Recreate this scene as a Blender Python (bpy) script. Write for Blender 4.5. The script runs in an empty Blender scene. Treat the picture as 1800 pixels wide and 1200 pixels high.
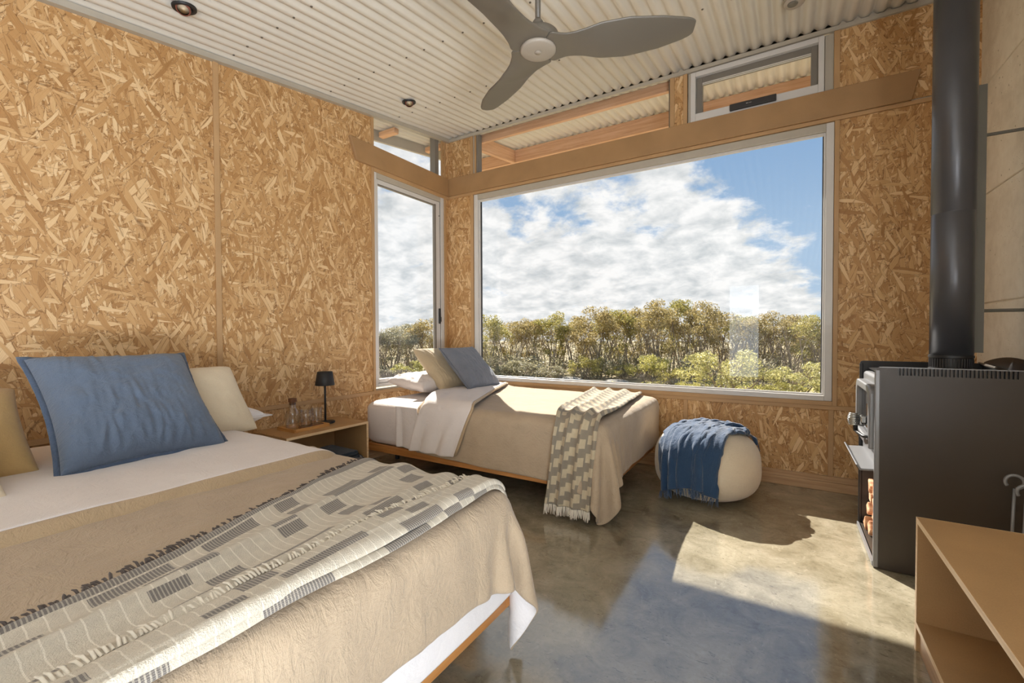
import bpy, math, random
import numpy as np
from mathutils import Vector, Matrix
PI = math.pi
S = bpy.context.scene
COL = S.collection
random.seed(7)

# ------------------------------------------------------------------ camera, sky, sun, light, exposure
CAM = np.array([3.105, -3.7645, 1.1]); YAW, PIT, ROL, FPX = 0.5497, 0.01909, -0.00366, 785.19
cd = bpy.data.cameras.new('camera'); cam = bpy.data.objects.new('camera', cd); COL.objects.link(cam)
cd.sensor_fit = 'HORIZONTAL'; cd.sensor_width = 36.0; cd.lens = FPX / 1800 * 36.0
cd.clip_start = 0.05; cd.clip_end = 500
_F = np.array([-math.sin(YAW) * math.cos(PIT), math.cos(YAW) * math.cos(PIT), -math.sin(PIT)])
_R0 = np.array([math.cos(YAW), math.sin(YAW), 0]); _U0 = np.cross(_R0, _F)
_R = _R0 * math.cos(ROL) + _U0 * math.sin(ROL); _U = -_R0 * math.sin(ROL) + _U0 * math.cos(ROL)
M = Matrix(((_R[0], _U[0], -_F[0], CAM[0]), (_R[1], _U[1], -_F[1], CAM[1]), (_R[2], _U[2], -_F[2], CAM[2]), (0, 0, 0, 1)))
cam.matrix_world = M
S.camera = cam

S.view_settings.view_transform = 'Standard'; S.view_settings.look = 'None'
S.view_settings.gamma = 1.0; S.view_settings.use_curve_mapping = False
S.view_settings.exposure = 0.0
S.cycles.max_bounces = 7; S.cycles.diffuse_bounces = 5; S.cycles.glossy_bounces = 3
S.cycles.use_adaptive_sampling = True; S.cycles.adaptive_threshold = 0.07; S.cycles.adaptive_min_samples = 16
S.cycles.transparent_max_bounces = 16; S.cycles.transmission_bounces = 8
S.cycles.use_denoising = True
S.cycles.sample_clamp_indirect = 6.0

SUN_EL, SUN_H = math.radians(41.0), (-0.672, 0.740)
sd = bpy.data.lights.new('sun', 'SUN'); sun = bpy.data.objects.new('sun', sd); COL.objects.link(sun)
sd.energy = 13.0; sd.color = (1.0, 0.95, 0.86); sd.angle = math.radians(0.5)
_sv = Vector((SUN_H[0] * math.cos(SUN_EL), SUN_H[1] * math.cos(SUN_EL), math.sin(SUN_EL)))
sun.rotation_euler = _sv.to_track_quat('Z', 'Y').to_euler()

def area(name, loc, to, sx, sy, e, col=(1, 1, 1)):
    ld = bpy.data.lights.new(name, 'AREA'); o = bpy.data.objects.new(name, ld); COL.objects.link(o)
    ld.shape = 'RECTANGLE'; ld.size = sx; ld.size_y = sy; ld.energy = e; ld.color = col
    o.location = loc; o.rotation_euler = (Vector(loc) - Vector(to)).to_track_quat('Z', 'Y').to_euler()
    return o
YB_ = -6.4
# two added fill lamps on the right, and daylight through the rear glazed door
area('added_side_fill', (4.45, -5.0, 1.30), (0.0, -5.0, 1.30), 2.6, 2.1, 48, (0.86, 0.93, 1.0))  # added fill lamp that brightens the room from the right
area('added_up_fill', (4.40, -4.9, 0.4), (3.5, -4.9, 2.4), 2.4, 0.8, 250, (0.90, 0.95, 1.0))  # added fill lamp aimed upward to lift the ceiling
area('daylight_rear_door', (2.37, YB_ - .25, 1.12), (2.37, 0.0, 1.12), 0.56, 1.9, 20, (0.84, 0.92, 1.0))

W = bpy.data.worlds.new('sky'); S.world = W; W.use_nodes = True
def build_world():
    nt = W.node_tree; nt.nodes.clear(); N = nt.nodes.new; L = nt.links.new
    out = N('ShaderNodeOutputWorld'); bg = N('ShaderNodeBackground'); L(bg.outputs[0], out.inputs[0])
    tc = N('ShaderNodeTexCoord'); sep = N('ShaderNodeSeparateXYZ'); L(tc.outputs['Generated'], sep.inputs[0])
    def mth(op, a, b=None, clamp=False):
        n = N('ShaderNodeMath'); n.operation = op; n.use_clamp = clamp
        for i, v in ((0, a), (1, b)):
            if v is None: continue
            if isinstance(v, (int, float)): n.inputs[i].default_value = v
            else: L(v, n.inputs[i])
        return n.outputs[0]
    z = mth('MAXIMUM', sep.outputs[2], 0.0)
    den = mth('ADD', z, 0.34)
    px = mth('DIVIDE', sep.outputs[0], den); py = mth('DIVIDE', sep.outputs[1], den)
    cmb = N('ShaderNodeCombineXYZ'); L(px, cmb.inputs[0]); L(py, cmb.inputs[1])
    def noise(scale, det, rough, off=(0, 0, 0), dist=0.0, sc=(1, 1, 1)):
        mp = N('ShaderNodeMapping'); L(cmb.outputs[0], mp.inputs[0]); mp.inputs[1].default_value = off; mp.inputs[3].default_value = sc
        n = N('ShaderNodeTexNoise'); L(mp.outputs[0], n.inputs['Vector'])
        n.inputs['Scale'].default_value = scale; n.inputs['Detail'].default_value = det
        n.inputs['Roughness'].default_value = rough; n.inputs['Distortion'].default_value = dist
        return n.outputs[0]
    n1 = noise(4.6, 10, 0.62, (3.1, 1.7, 0), 0.15)
    n2 = noise(1.3, 3, 0.5, (0.4, 5.2, 0))
    n3 = noise(8.0, 8, 0.6, (7.7, 2.2, 0), 0.2)
    # cloud bank thins out towards the north-east (right of the view)
    q = mth('ADD', mth('MULTIPLY', sep.outputs[0], 1.0), mth('MULTIPLY', z, 0.55))
    thin = mth('MULTIPLY', mth('ADD', q, 0.02), 1.5)
    thin = mth('MINIMUM', mth('MAXIMUM', thin, 0.0), 0.22)
    d = mth('ADD', mth('MULTIPLY', n1, 0.62), mth('MULTIPLY', n2, 0.38))
    d = mth('SUBTRACT', d, thin)
    d = mth('ADD', d, mth('MULTIPLY', mth('SUBTRACT', 0.30, z), 0.22))
    rmp = N('ShaderNodeMapRange'); rmp.interpolation_type = 'SMOOTHSTEP'; L(d, rmp.inputs[0])
    rmp.inputs[1].default_value = 0.36; rmp.inputs[2].default_value = 0.475
    cov = rmp.outputs[0]
    sh = N('ShaderNodeMapRange'); L(n3, sh.inputs[0]); sh.inputs[1].default_value = 0.40; sh.inputs[2].default_value = 0.68
    ccol = N('ShaderNodeMix'); ccol.data_type = 'RGBA'; L(sh.outputs[0], ccol.inputs[0])
    ccol.inputs[6].default_value = (1.0, 1.0, 0.99, 1); ccol.inputs[7].default_value = (0.60, 0.64, 0.66, 1)
    blue = N('ShaderNodeMix'); blue.data_type = 'RGBA'; L(mth('MULTIPLY', z, 2.2, True), blue.inputs[0])
    blue.inputs[6].default_value = (0.46, 0.62, 0.78, 1); blue.inputs[7].default_value = (0.20, 0.37, 0.64, 1)
    mx = N('ShaderNodeMix'); mx.data_type = 'RGBA'; L(cov, mx.inputs[0]); L(blue.outputs[2], mx.inputs[6]); L(ccol.outputs[2], mx.inputs[7])
    L(mx.outputs[2], bg.inputs[0]); bg.inputs[1].default_value = 1.0
build_world()

# ------------------------------------------------------------------ helpers: colour, nodes, materials
def lin(r, g, b):
    f = lambda c: (c / 255 / 12.92) if c / 255 <= .04045 else ((c / 255 + .055) / 1.055) ** 2.4
    return (f(r), f(g), f(b), 1.0)

class NT:
    """small wrapper to write node materials tersely"""
    def __init__(self, name, rough=.5, metal=0.0, spec=.5):
        self.m = bpy.data.materials.new(name); self.m.use_nodes = True
        self.t = self.m.node_tree; self.t.nodes.clear()
        self.out = self.t.nodes.new('ShaderNodeOutputMaterial'); self.b = self.t.nodes.new('ShaderNodeBsdfPrincipled')
        self.t.links.new(self.b.outputs[0], self.out.inputs[0])
        self.b.inputs['Roughness'].default_value = rough; self.b.inputs['Metallic'].default_value = metal
        self.b.inputs['Specular IOR Level'].default_value = spec
        self._uv = None
    def N(self, k): return self.t.nodes.new(k)
    def L(self, a, b):
        if hasattr(a, 'is_output'): self.t.links.new(a, b)
        else: b.default_value = a
    def uv(self):
        if not self._uv: self._uv = self.N('ShaderNodeTexCoord')
        return self._uv.outputs['UV']
    def objco(self):
        self.uv(); return self._uv.outputs['Object']
    def mapv(self, v, sc=(1, 1, 1), off=(0, 0, 0), rot=0.0):
        n = self.N('ShaderNodeMapping'); self.L(v, n.inputs[0]); n.inputs[1].default_value = off
        n.inputs[2].default_value = (0, 0, rot); n.inputs[3].default_value = sc; return n.outputs[0]
    def noise(self, v, scale=5, det=3, rough=.5, dist=0.0, col=False):
        n = self.N('ShaderNodeTexNoise'); self.L(v, n.inputs['Vector']); n.inputs['Scale'].default_value = scale
        n.inputs['Detail'].default_value = det; n.inputs['Roughness'].default_value = rough; n.inputs['Distortion'].default_value = dist
        return n.outputs[1 if col else 0]
    def voro(self, v, scale=5, feat='F1', out='Distance', rnd=1.0):
        n = self.N('ShaderNodeTexVoronoi'); self.L(v, n.inputs['Vector']); n.feature = feat
        n.inputs['Scale'].default_value = scale; n.inputs['Randomness'].default_value = rnd; return n.outputs[out]
    def math(self, op, a, b=0.0, c=None, clamp=False):
        n = self.N('ShaderNodeMath'); n.operation = op; n.use_clamp = clamp
        self.L(a, n.inputs[0]); self.L(b, n.inputs[1])
        if c is not None: self.L(c, n.inputs[2])
        return n.outputs[0]
    def rng(self, v, a, b, c=0.0, d=1.0, smooth=False):
        n = self.N('ShaderNodeMapRange'); self.L(v, n.inputs[0])
        if smooth: n.interpolation_type = 'SMOOTHSTEP'
        for i, x in enumerate((a, b, c, d)): n.inputs[i + 1].default_value = x
        return n.outputs[0]
    def ramp(self, v, stops):
        n = self.N('ShaderNodeValToRGB'); self.L(v, n.inputs[0]); e = n.color_ramp.elements
        while len(e) < len(stops): e.new(0.5)
        for el, (p, c) in zip(e, stops): el.position = p; el.color = c
        return n.outputs[0]
    def mix(self, f, a, b, mode='MIX'):
        n = self.N('ShaderNodeMix'); n.data_type = 'RGBA'; n.blend_type = mode
        self.L(f, n.inputs[0]); self.L(a, n.inputs[6]); self.L(b, n.inputs[7]); return n.outputs[2]
    def sep(self, v):
        n = self.N('ShaderNodeSeparateXYZ'); self.L(v, n.inputs[0]); return n.outputs
    def comb(self, x, y, z=0.0):
        n = self.N('ShaderNodeCombineXYZ'); self.L(x, n.inputs[0]); self.L(y, n.inputs[1]); self.L(z, n.inputs[2]); return n.outputs[0]
    def wn(self, v, col=False):
        n = self.N('ShaderNodeTexWhiteNoise'); n.noise_dimensions = '3D'; self.L(v, n.inputs['Vector']); return n.outputs[1 if col else 0]
    def color(self, c): self.L(c, self.b.inputs['Base Color']); return self
    def rough(self, r): self.L(r, self.b.inputs['Roughness']); return self
    def bump(self, h, strength=.3, dist=.01):
        n = self.N('ShaderNodeBump'); self.L(h, n.inputs['Height']); n.inputs['Strength'].default_value = strength
        n.inputs['Distance'].default_value = dist; self.t.links.new(n.outputs[0], self.b.inputs['Normal']); return self

def plain(name, c, rough=.5, metal=0.0, spec=.5, vary=.08, scale=6.0):
    k = NT(name, rough, metal, spec)
    n = k.noise(k.objco(), scale, 4, .6)
    d = tuple(x * (1 - vary) for x in c[:3]) + (1,); l = tuple(min(1, x * (1 + vary)) for x in c[:3]) + (1,)
    k.color(k.ramp(n, [(.3, d), (.7, l)])); return k.m

def make_osb():
    k = NT('osb', .55, 0, .35); uv = k.uv()
    base = k.ramp(k.noise(k.mapv(uv, (1, 1, 1)), 22, 4, .65), [(.3, lin(138, 94, 52)), (.7, lin(184, 138, 86))])
    hgt = k.noise(uv, 60, 3, .6)
    specs = [(19, 110, .35, .0, 1.9), (15, 88, 1.25, .30, .6), (13, 74, 2.2, .35, 3.3), (16, 92, 2.85, .35, 5.1), (11, 62, .75, .45, 7.2), (12, 66, 1.75, .45, 9.4), (10, 56, 2.6, .5, 4.4), (13, 84, 1.4, .6, 19.3), (8.5, 48, 1.5, .64, 11.6), (8, 44, .15, .72, 14.1), (7.5, 42, 2.05, .74, 17.3), (8, 46, 1.15, .78, 23.3)]
    wob = k.noise(uv, 3.0, 1, .5, 0, True)
    for i, (sa, sb, ang, thr, off) in enumerate(specs):
        v = k.mapv(uv, (1, 1, 1), (off, off, 0))
        add = k.N('ShaderNodeVectorMath'); add.operation = 'MULTIPLY_ADD'; k.L(wob, add.inputs[0]); add.inputs[1].default_value = (.05, .05, 0); k.L(v, add.inputs[2])
        r = k.mapv(k.mapv(add.outputs[0], rot=ang), (sa, sb, 1))
        vo = k.N('ShaderNodeTexVoronoi'); k.L(r, vo.inputs['Vector']); vo.inputs['Scale'].default_value = 1.0
        rnd = k.sep(vo.outputs['Color'])
        ed = k.N('ShaderNodeTexVoronoi'); ed.feature = 'DISTANCE_TO_EDGE'; k.L(r, ed.inputs['Vector']); ed.inputs['Scale'].default_value = 1.0
        msk = k.math('MULTIPLY', k.math('GREATER_THAN', rnd[0], thr), k.rng(ed.outputs['Distance'], .03, .07, 0, 1))
        grain = k.noise(k.mapv(r, (1.2, 8, 1)), 1.3, 1, .65)
        tone = k.math('ADD', k.math('MULTIPLY', rnd[1], .74), k.math('MULTIPLY', grain, .42))
        col = k.ramp(tone, [(.06, lin(140, 96, 54)), (.3, lin(178, 134, 84)), (.68, lin(202, 161, 111)), (1.0, lin(228, 197, 152))])
        base = k.mix(msk, base, col)
        # thin dark rim around a flake
        rim = k.math('MULTIPLY', k.math('GREATER_THAN', rnd[0], thr), k.rng(ed.outputs['Distance'], .0, .04, .7, 0))
        base = k.mix(rim, base, lin(112, 74, 40))
        if i in (3, 8): hgt = k.math('ADD', hgt, k.math('MULTIPLY', rnd[2], .5))
    k.color(base); k.bump(hgt, .30, .004); return k.m

def make_wood(name, cd, cm, cl, rough=.45, along=(2.2, 40)):
    k = NT(name, rough, 0, .4); uv = k.uv()
    w = k.mapv(uv, (along[0], along[1], 1))
    n = k.noise(w, 1.0, 5, .6, .6); n2 = k.noise(k.mapv(uv, (6, 160, 1)), 1.0, 3, .5)
    t = k.math('ADD', k.math('MULTIPLY', n, .8), k.math('MULTIPLY', n2, .25))
    k.color(k.ramp(t, [(.28, cd), (.52, cm), (.78, cl)])); k.bump(n2, .08, .002); return k.m

def make_mdf(name, c, rough=.5):
    k = NT(name, rough, 0, .4); uv = k.uv()
    n = k.noise(uv, 240, 3, .7); n2 = k.noise(uv, 5, 3, .5)
    t = k.math('ADD', k.math('MULTIPLY', n, .5), k.math('MULTIPLY', n2, .5))
    d = tuple(x * .82 for x in c[:3]) + (1,); l = tuple(min(1, x * 1.14) for x in c[:3]) + (1,)
    k.color(k.ramp(t, [(.3, d), (.5, c), (.7, l)])); return k.m

def make_fabric(name, c, weave=420, vary=.10, wrinkle=.25, rough=.9, sheen=.25, slub=0.0, back=None):
    k = NT(name, rough, 0, .2); uv = k.uv()
    n = k.noise(uv, 9, 4, .6); fine = k.noise(k.mapv(uv, (weave * .25, weave, 1)), 1.0, 2, .6); fine2 = k.noise(k.mapv(uv, (weave, weave * .25, 1)), 1.0, 2, .6)
    th = k.math('ADD', fine, fine2)
    t = k.math('ADD', k.math('MULTIPLY', n, .45), k.math('MULTIPLY', th, .28))
    d = tuple(x * (1 - vary * 1.6) for x in c[:3]) + (1,); l = tuple(min(1, x * (1 + vary)) for x in c[:3]) + (1,)
    col = k.ramp(t, [(.25, d), (.52, c), (.8, l)])
    if back:
        g = k.N('ShaderNodeNewGeometry'); col = k.mix(g.outputs['Backfacing'], col, back)
    k.color(col)
    w = k.noise(k.mapv(uv, (1, 1, 1)), 26, 5, .65, 1.2)
    rd = k.noise(k.mapv(uv, (1, 1.6, 1), (3, 1, 0)), 11, 4, .6, 1.6); rd = k.math('SUBTRACT', 1.0, k.math('MULTIPLY', k.math('ABSOLUTE', k.math('SUBTRACT', rd, .5)), 6.0), clamp=True)
    h = k.math('ADD', k.math('ADD', k.math('MULTIPLY', w, wrinkle), k.math('MULTIPLY', rd, wrinkle * .5)), k.math('MULTIPLY', th, .06 + slub))
    k.bump(h, .55, .012)
    k.b.inputs['Sheen Weight'].default_value = sheen; k.b.inputs['Sheen Roughness'].default_value = .5
    return k.m

def make_throw(name, bw, cl, regular, cream, grey):
    k = NT(name, .92, 0, .15); uv = k.uv(); s = k.sep(uv); u, v = s[0], s[1]
    band = k.math('FLOOR', k.math('DIVIDE', u, bw)); fu = k.math('FRACT', k.math('DIVIDE', u, bw))
    rb = k.wn(k.comb(band, 3.7, 1.0))
    if regular:
        vv = k.math('ADD', k.math('DIVIDE', v, cl), k.math('MULTIPLY', band, .5))
        par = k.math('LESS_THAN', k.math('FRACT', k.math('MULTIPLY', vv, .5)), .5)
        stripe = k.math('LESS_THAN', k.math('FRACT', k.math('ADD', k.math('DIVIDE', u, bw * 2), .5)), .13)
        dark = k.math('MAXIMUM', par, stripe)
    else:
        vv = k.math('ADD', k.math('DIVIDE', v, cl), k.math('MULTIPLY', rb, 7.3))
        cell = k.math('FLOOR', vv); h = k.wn(k.comb(band, cell, 2.0))
        dark = k.math('MULTIPLY', k.math('GREATER_THAN', h, .63), k.math('MULTIPLY', k.math('GREATER_THAN', fu, .12), k.math('LESS_THAN', fu, .9)))
        border = k.math('LESS_THAN', u, .058)
        dark = k.math('MAXIMUM', dark, border)
    hatch = k.math('LESS_THAN', k.math('FRACT', k.math('MULTIPLY', v, 150 if not regular else 300)), .62)
    hatch2 = k.math('LESS_THAN', k.math('FRACT', k.math('MULTIPLY', u, 260)), .78)
    dk = k.math('MULTIPLY', dark, k.math('MULTIPLY', k.math('ADD', k.math('MULTIPLY', hatch, .55), .45), k.math('ADD', k.math('MULTIPLY', hatch2, .35), .65)))
    tone = k.noise(uv, 40, 3, .6)
    cr = k.ramp(tone, [(.3, tuple(x * .86 for x in cream[:3]) + (1,)), (.7, cream)])
    col = k.mix(dk, cr, grey)
    if not regular:
        # white slub yarns across the width
        wob = k.math('MULTIPLY', k.noise(k.mapv(uv, (14, 3, 1)), 1.0, 2, .5), .008)
        sl = k.math('LESS_THAN', k.math('FRACT', k.math('MULTIPLY', k.math('ADD', v, wob), 38)), .10)
        sl = k.math('MULTIPLY', sl, k.math('SUBTRACT', 1.0, dark)); col = k.mix(k.math('MULTIPLY', sl, .8), col, lin(232, 224, 208))
    k.color(col)
    wv = k.noise(k.mapv(uv, (300, 300, 1)), 1.0, 2, .6)
    k.bump(k.math('ADD', wv, k.math('MULTIPLY', dark, .35)), .5, .006)
    k.b.inputs['Sheen Weight'].default_value = .2
    return k.m

def make_floor():
    k = NT('polished_concrete', .12, 0, .5); uv = k.uv()
    big = k.noise(uv, 1.3, 5, .62, .6); mid = k.noise(k.mapv(uv, (1, 1, 1), (4, 9, 0)), 6.5, 6, .68, .9); fine = k.noise(uv, 55, 4, .7)
    t = k.math('ADD', k.math('ADD', k.math('MULTIPLY', big, .5), k.math('MULTIPLY', mid, .45)), k.math('MULTIPLY', fine, .12))
    c = k.ramp(t, [(.36, lin(100, 92, 74)), (.48, lin(134, 125, 104)), (.62, lin(164, 155, 134)), (.78, lin(196, 188, 168))])
    fl = k.noise(k.mapv(uv, (1, 2.2, 1), rot=.5), 24, 5, .75, 1.6)
    c = k.mix(k.rng(fl, .58, .68, 0, .7), c, lin(84, 76, 60))
    fl2 = k.noise(k.mapv(uv, (2.0, 1, 1), (3, 3, 0), .3), 15, 5, .7, 1.2)
    c = k.mix(k.rng(fl2, .60, .72, 0, .4), c, lin(196, 187, 164))
    fk = k.noise(k.mapv(uv, (1, 3.2, 1), (1, 7, 0), .35), 34, 3, .6, .5); c = k.mix(k.rng(fk, .66, .74, 0, .75), c, lin(74, 66, 52))
    k.color(c); k.rough(k.rng(mid, .3, .7, .07, .17)); k.bump(k.noise(uv, 7, 2, .5), .03, .01)
    k.b.inputs['IOR'].default_value = 2.5; k.b.inputs['Specular IOR Level'].default_value = .5
    return k.m

def make_concrete_wall():
    k = NT('board_concrete', .7, 0, .3); uv = k.uv()
    big = k.noise(uv, 2.0, 5, .6, .4); mid = k.noise(uv, 14, 5, .65)
    t = k.math('ADD', k.math('MULTIPLY', big, .6), k.math('MULTIPLY', mid, .4))
    c = k.ramp(t, [(.35, lin(214, 204, 186)), (.52, lin(232, 224, 208)), (.7, lin(242, 236, 222))])
    pit = k.voro(uv, 18, 'F1', 'Distance'); big_p = k.noise(uv, 4, 2, .5)
    pm = k.math('MULTIPLY', k.rng(pit, .05, .11, 1, 0), k.math('GREATER_THAN', big_p, .5))
    pit2 = k.voro(k.mapv(uv, (1, 1.6, 1), (2, 5, 0)), 46, 'F1', 'Distance'); pm2 = k.math('MULTIPLY', k.rng(pit2, .08, .16, 1, 0), k.math('GREATER_THAN', k.noise(uv, 7, 3, .6), .56))
    p = k.math('MAXIMUM', pm, pm2)
    c = k.mix(k.math('MULTIPLY', p, .7), c, lin(122, 104, 78)); k.color(c)
    k.bump(k.math('SUBTRACT', k.math('MULTIPLY', mid, .3), p), .5, .006); return k.m

def make_glass(name, refl=1.0, tint=(1, 1, 1, 1)):
    k = NT(name); k.t.nodes.remove(k.b)
    tr = k.N('ShaderNodeBsdfTransparent'); tr.inputs[0].default_value = tint
    gl = k.N('ShaderNodeBsdfGlossy'); gl.inputs['Roughness'].default_value = 0.0
    fr = k.N('ShaderNodeFresnel'); gm = k.N('ShaderNodeNewGeometry'); k.L(k.rng(gm.outputs['Backfacing'], 0, 1, 1.5, 1 / 1.5), fr.inputs[0])
    mx = k.N('ShaderNodeMixShader'); k.L(k.math('MULTIPLY', fr.outputs[0], refl), mx.inputs[0])
    k.L(tr.outputs[0], mx.inputs[1]); k.L(gl.outputs[0], mx.inputs[2]); k.L(mx.outputs[0], k.out.inputs[0]); return k.m

def make_leaf(name, a, b, c):
    k = NT(name, .55, 0, .3); oi = k.N('ShaderNodeNewGeometry')
    r = oi.outputs['Random Per Island']
    col = k.ramp(r, [(.0, a), (.5, b), (1., c)]); k.color(col)
    tl = k.N('ShaderNodeBsdfTranslucent'); k.L(col, tl.inputs[0]); mx = k.N('ShaderNodeMixShader'); mx.inputs[0].default_value = .4
    k.L(k.b.outputs[0], mx.inputs[1]); k.L(tl.outputs[0], mx.inputs[2]); k.L(mx.outputs[0], k.out.inputs[0]); return k.m

def make_logend():
    k = NT('split_firewood', .8, 0, .2); n = k.noise(k.mapv(k.objco(), (3, 30, 30)), 1, 4, .6)
    k.color(k.ramp(n, [(.3, lin(146, 92, 66)), (.5, lin(204, 152, 116)), (.7, lin(236, 208, 172))])); k.bump(n, .4, .004); return k.m

MT = dict(
    osb=make_osb(),
    mdf=make_mdf('mdf', lin(176, 140, 96)), mdf_edge=make_mdf('mdf_strip', lin(182, 146, 104)), pelmet=make_mdf('pelmet_mdf', lin(164, 129, 90), .42),
    ply_edge=make_wood('ply_edge', lin(206, 170, 124), lin(230, 200, 158), lin(242, 220, 186), .5, (3, 60)),
    rail=make_wood('oak_rail', lin(150, 96, 48), lin(180, 122, 66), lin(204, 148, 90), .42),
    beam=make_wood('pine_beam', lin(180, 134, 98), lin(206, 162, 126), lin(224, 186, 154), .6),
    base=make_wood('baseboard_wood', lin(158, 122, 86), lin(186, 150, 112), lin(206, 174, 138), .5),
    sheet=plain('cream_metal', lin(205, 199, 189), .32, 0, .5, .03, 3), trim=plain('grey_metal', lin(176, 168, 154), .4, .0, .5, .04),
    alu=plain('alu_frame', lin(206, 203, 200), .35, 0, .5, .03), alu_dark=plain('grey_alu', lin(122, 116, 108), .4, 0, .5, .04), seal=plain('black_seal', lin(48, 46, 46), .6),
    glass=make_glass('window_glass', .5), clear=make_glass('clear_glass', 1.5, (.965, .97, .97, 1)),
    floor=make_floor(), conc=make_concrete_wall(), slab=plain('plain_wall', lin(190, 178, 160), .8),
    stove=plain('stove_black', lin(56, 48, 40), .42, .0, .5, .06, 4), stove_dark=plain('stove_dark', lin(34, 33, 34), .4, 0, .5, .1), stove_grey=plain('stove_grey', lin(128, 128, 130), .38, .3, .5, .04),
    flue=plain('flue_satin', lin(82, 82, 86), .32, .4, .5, .04), chrome=plain('chrome', lin(190, 188, 182), .25, .9), fire_glass=plain('stove_glass', lin(20, 20, 22), .04, 0, .9, .02),
    shield=plain('shield_grey', lin(108, 104, 94), .5, 0, .4, .04),
    black=plain('matt_black', lin(38, 37, 38), .5, 0, .4, .1), fan=plain('fan_grey', lin(100, 93, 83), .42, 0, .45, .03), fan_cap=plain('fan_cap', lin(160, 150, 138), .45), screw=plain('screw_head', lin(92, 84, 72), .5),
    lens=plain('lamp_lens', lin(220, 200, 170), .2), red=plain('copper_rim', lin(120, 70, 58), .4),
    beige=make_fabric('beige_linen', lin(181, 161, 136), 380, .12, .42, .92, .2, .07),
    hem=make_fabric('beige_hem', lin(184, 160, 128), 380, .10, .5), sheetw=make_fabric('white_cotton', lin(228, 220, 216), 500, .05, .18, .85, .2),
    white=make_fabric('white_cotton_pure', lin(232, 228, 228), 500, .05, .2), tan=make_fabric('tan_linen', lin(196, 164, 112), 380, .08, .2), cream=make_fabric('cream_linen', lin(222, 206, 178), 380, .06, .2),
    sand=make_fabric('sand_linen', lin(190, 172, 142), 380, .08, .3), blue=make_fabric('blue_linen', lin(96, 109, 128), 420, .12, .45), slate=make_fabric('slate_linen', lin(120, 124, 134), 420, .12, .4),
    piping=make_fabric('blue_flange', lin(78, 92, 114), 420, .1, .3), navy=make_fabric('navy_wool', lin(46, 72, 104), 300, .14, .5, .95, .5, .1),
    navy_dark=make_fabric('navy_fold', lin(44, 56, 70), 300, .12, .4), boucle=make_fabric('boucle', lin(222, 208, 184), 160, .06, .25, .95, .4, .25),
    throw_a=make_throw('checked_throw', .058, .072, False, lin(210, 200, 182), lin(112, 106, 102)), throw_b=make_throw('block_throw', .068, .052, True, lin(206, 190, 160), lin(120, 112, 104)),
    fringe=make_fabric('fringe_cream', lin(222, 212, 194), 300, .08, .2), fringe_dark=make_fabric('fringe_dark', lin(88, 78, 72), 300, .08, .2),
    bamboo=make_wood('bamboo', lin(164, 112, 58), lin(198, 146, 84), lin(216, 168, 104), .4, (4, 60)), walnut=make_wood('dark_wood', lin(84, 52, 32), lin(112, 72, 44), lin(136, 92, 60), .5, (4, 60)),
    log=make_logend(), bark=plain('bark', lin(120, 104, 88), .9, 0, .2, .25, 20), twig=plain('grey_twig', lin(150, 136, 118), .9, 0, .2, .25, 12),
    leaf_a=make_leaf('leaf_olive', lin(128, 126, 66), lin(166, 156, 84), lin(204, 188, 122)), leaf_b=make_leaf('leaf_brown', lin(128, 116, 72), lin(168, 150, 96), lin(204, 184, 132)),
    leaf_c=make_leaf('leaf_green', lin(140, 138, 70), lin(186, 178, 96), lin(216, 206, 134)), leaf_d=make_leaf('leaf_grey', lin(132, 126, 96), lin(160, 152, 118), lin(190, 180, 148)),
    leaf_e=make_leaf('leaf_pale', lin(150, 146, 86), lin(188, 180, 114), lin(214, 206, 150)),
    ground=plain('sandy_ground', lin(160, 146, 118), .95, 0, .1, .25, 1.6), rock=plain('rock', lin(140, 134, 124), .85, 0, .2, .15, 5),
)

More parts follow.
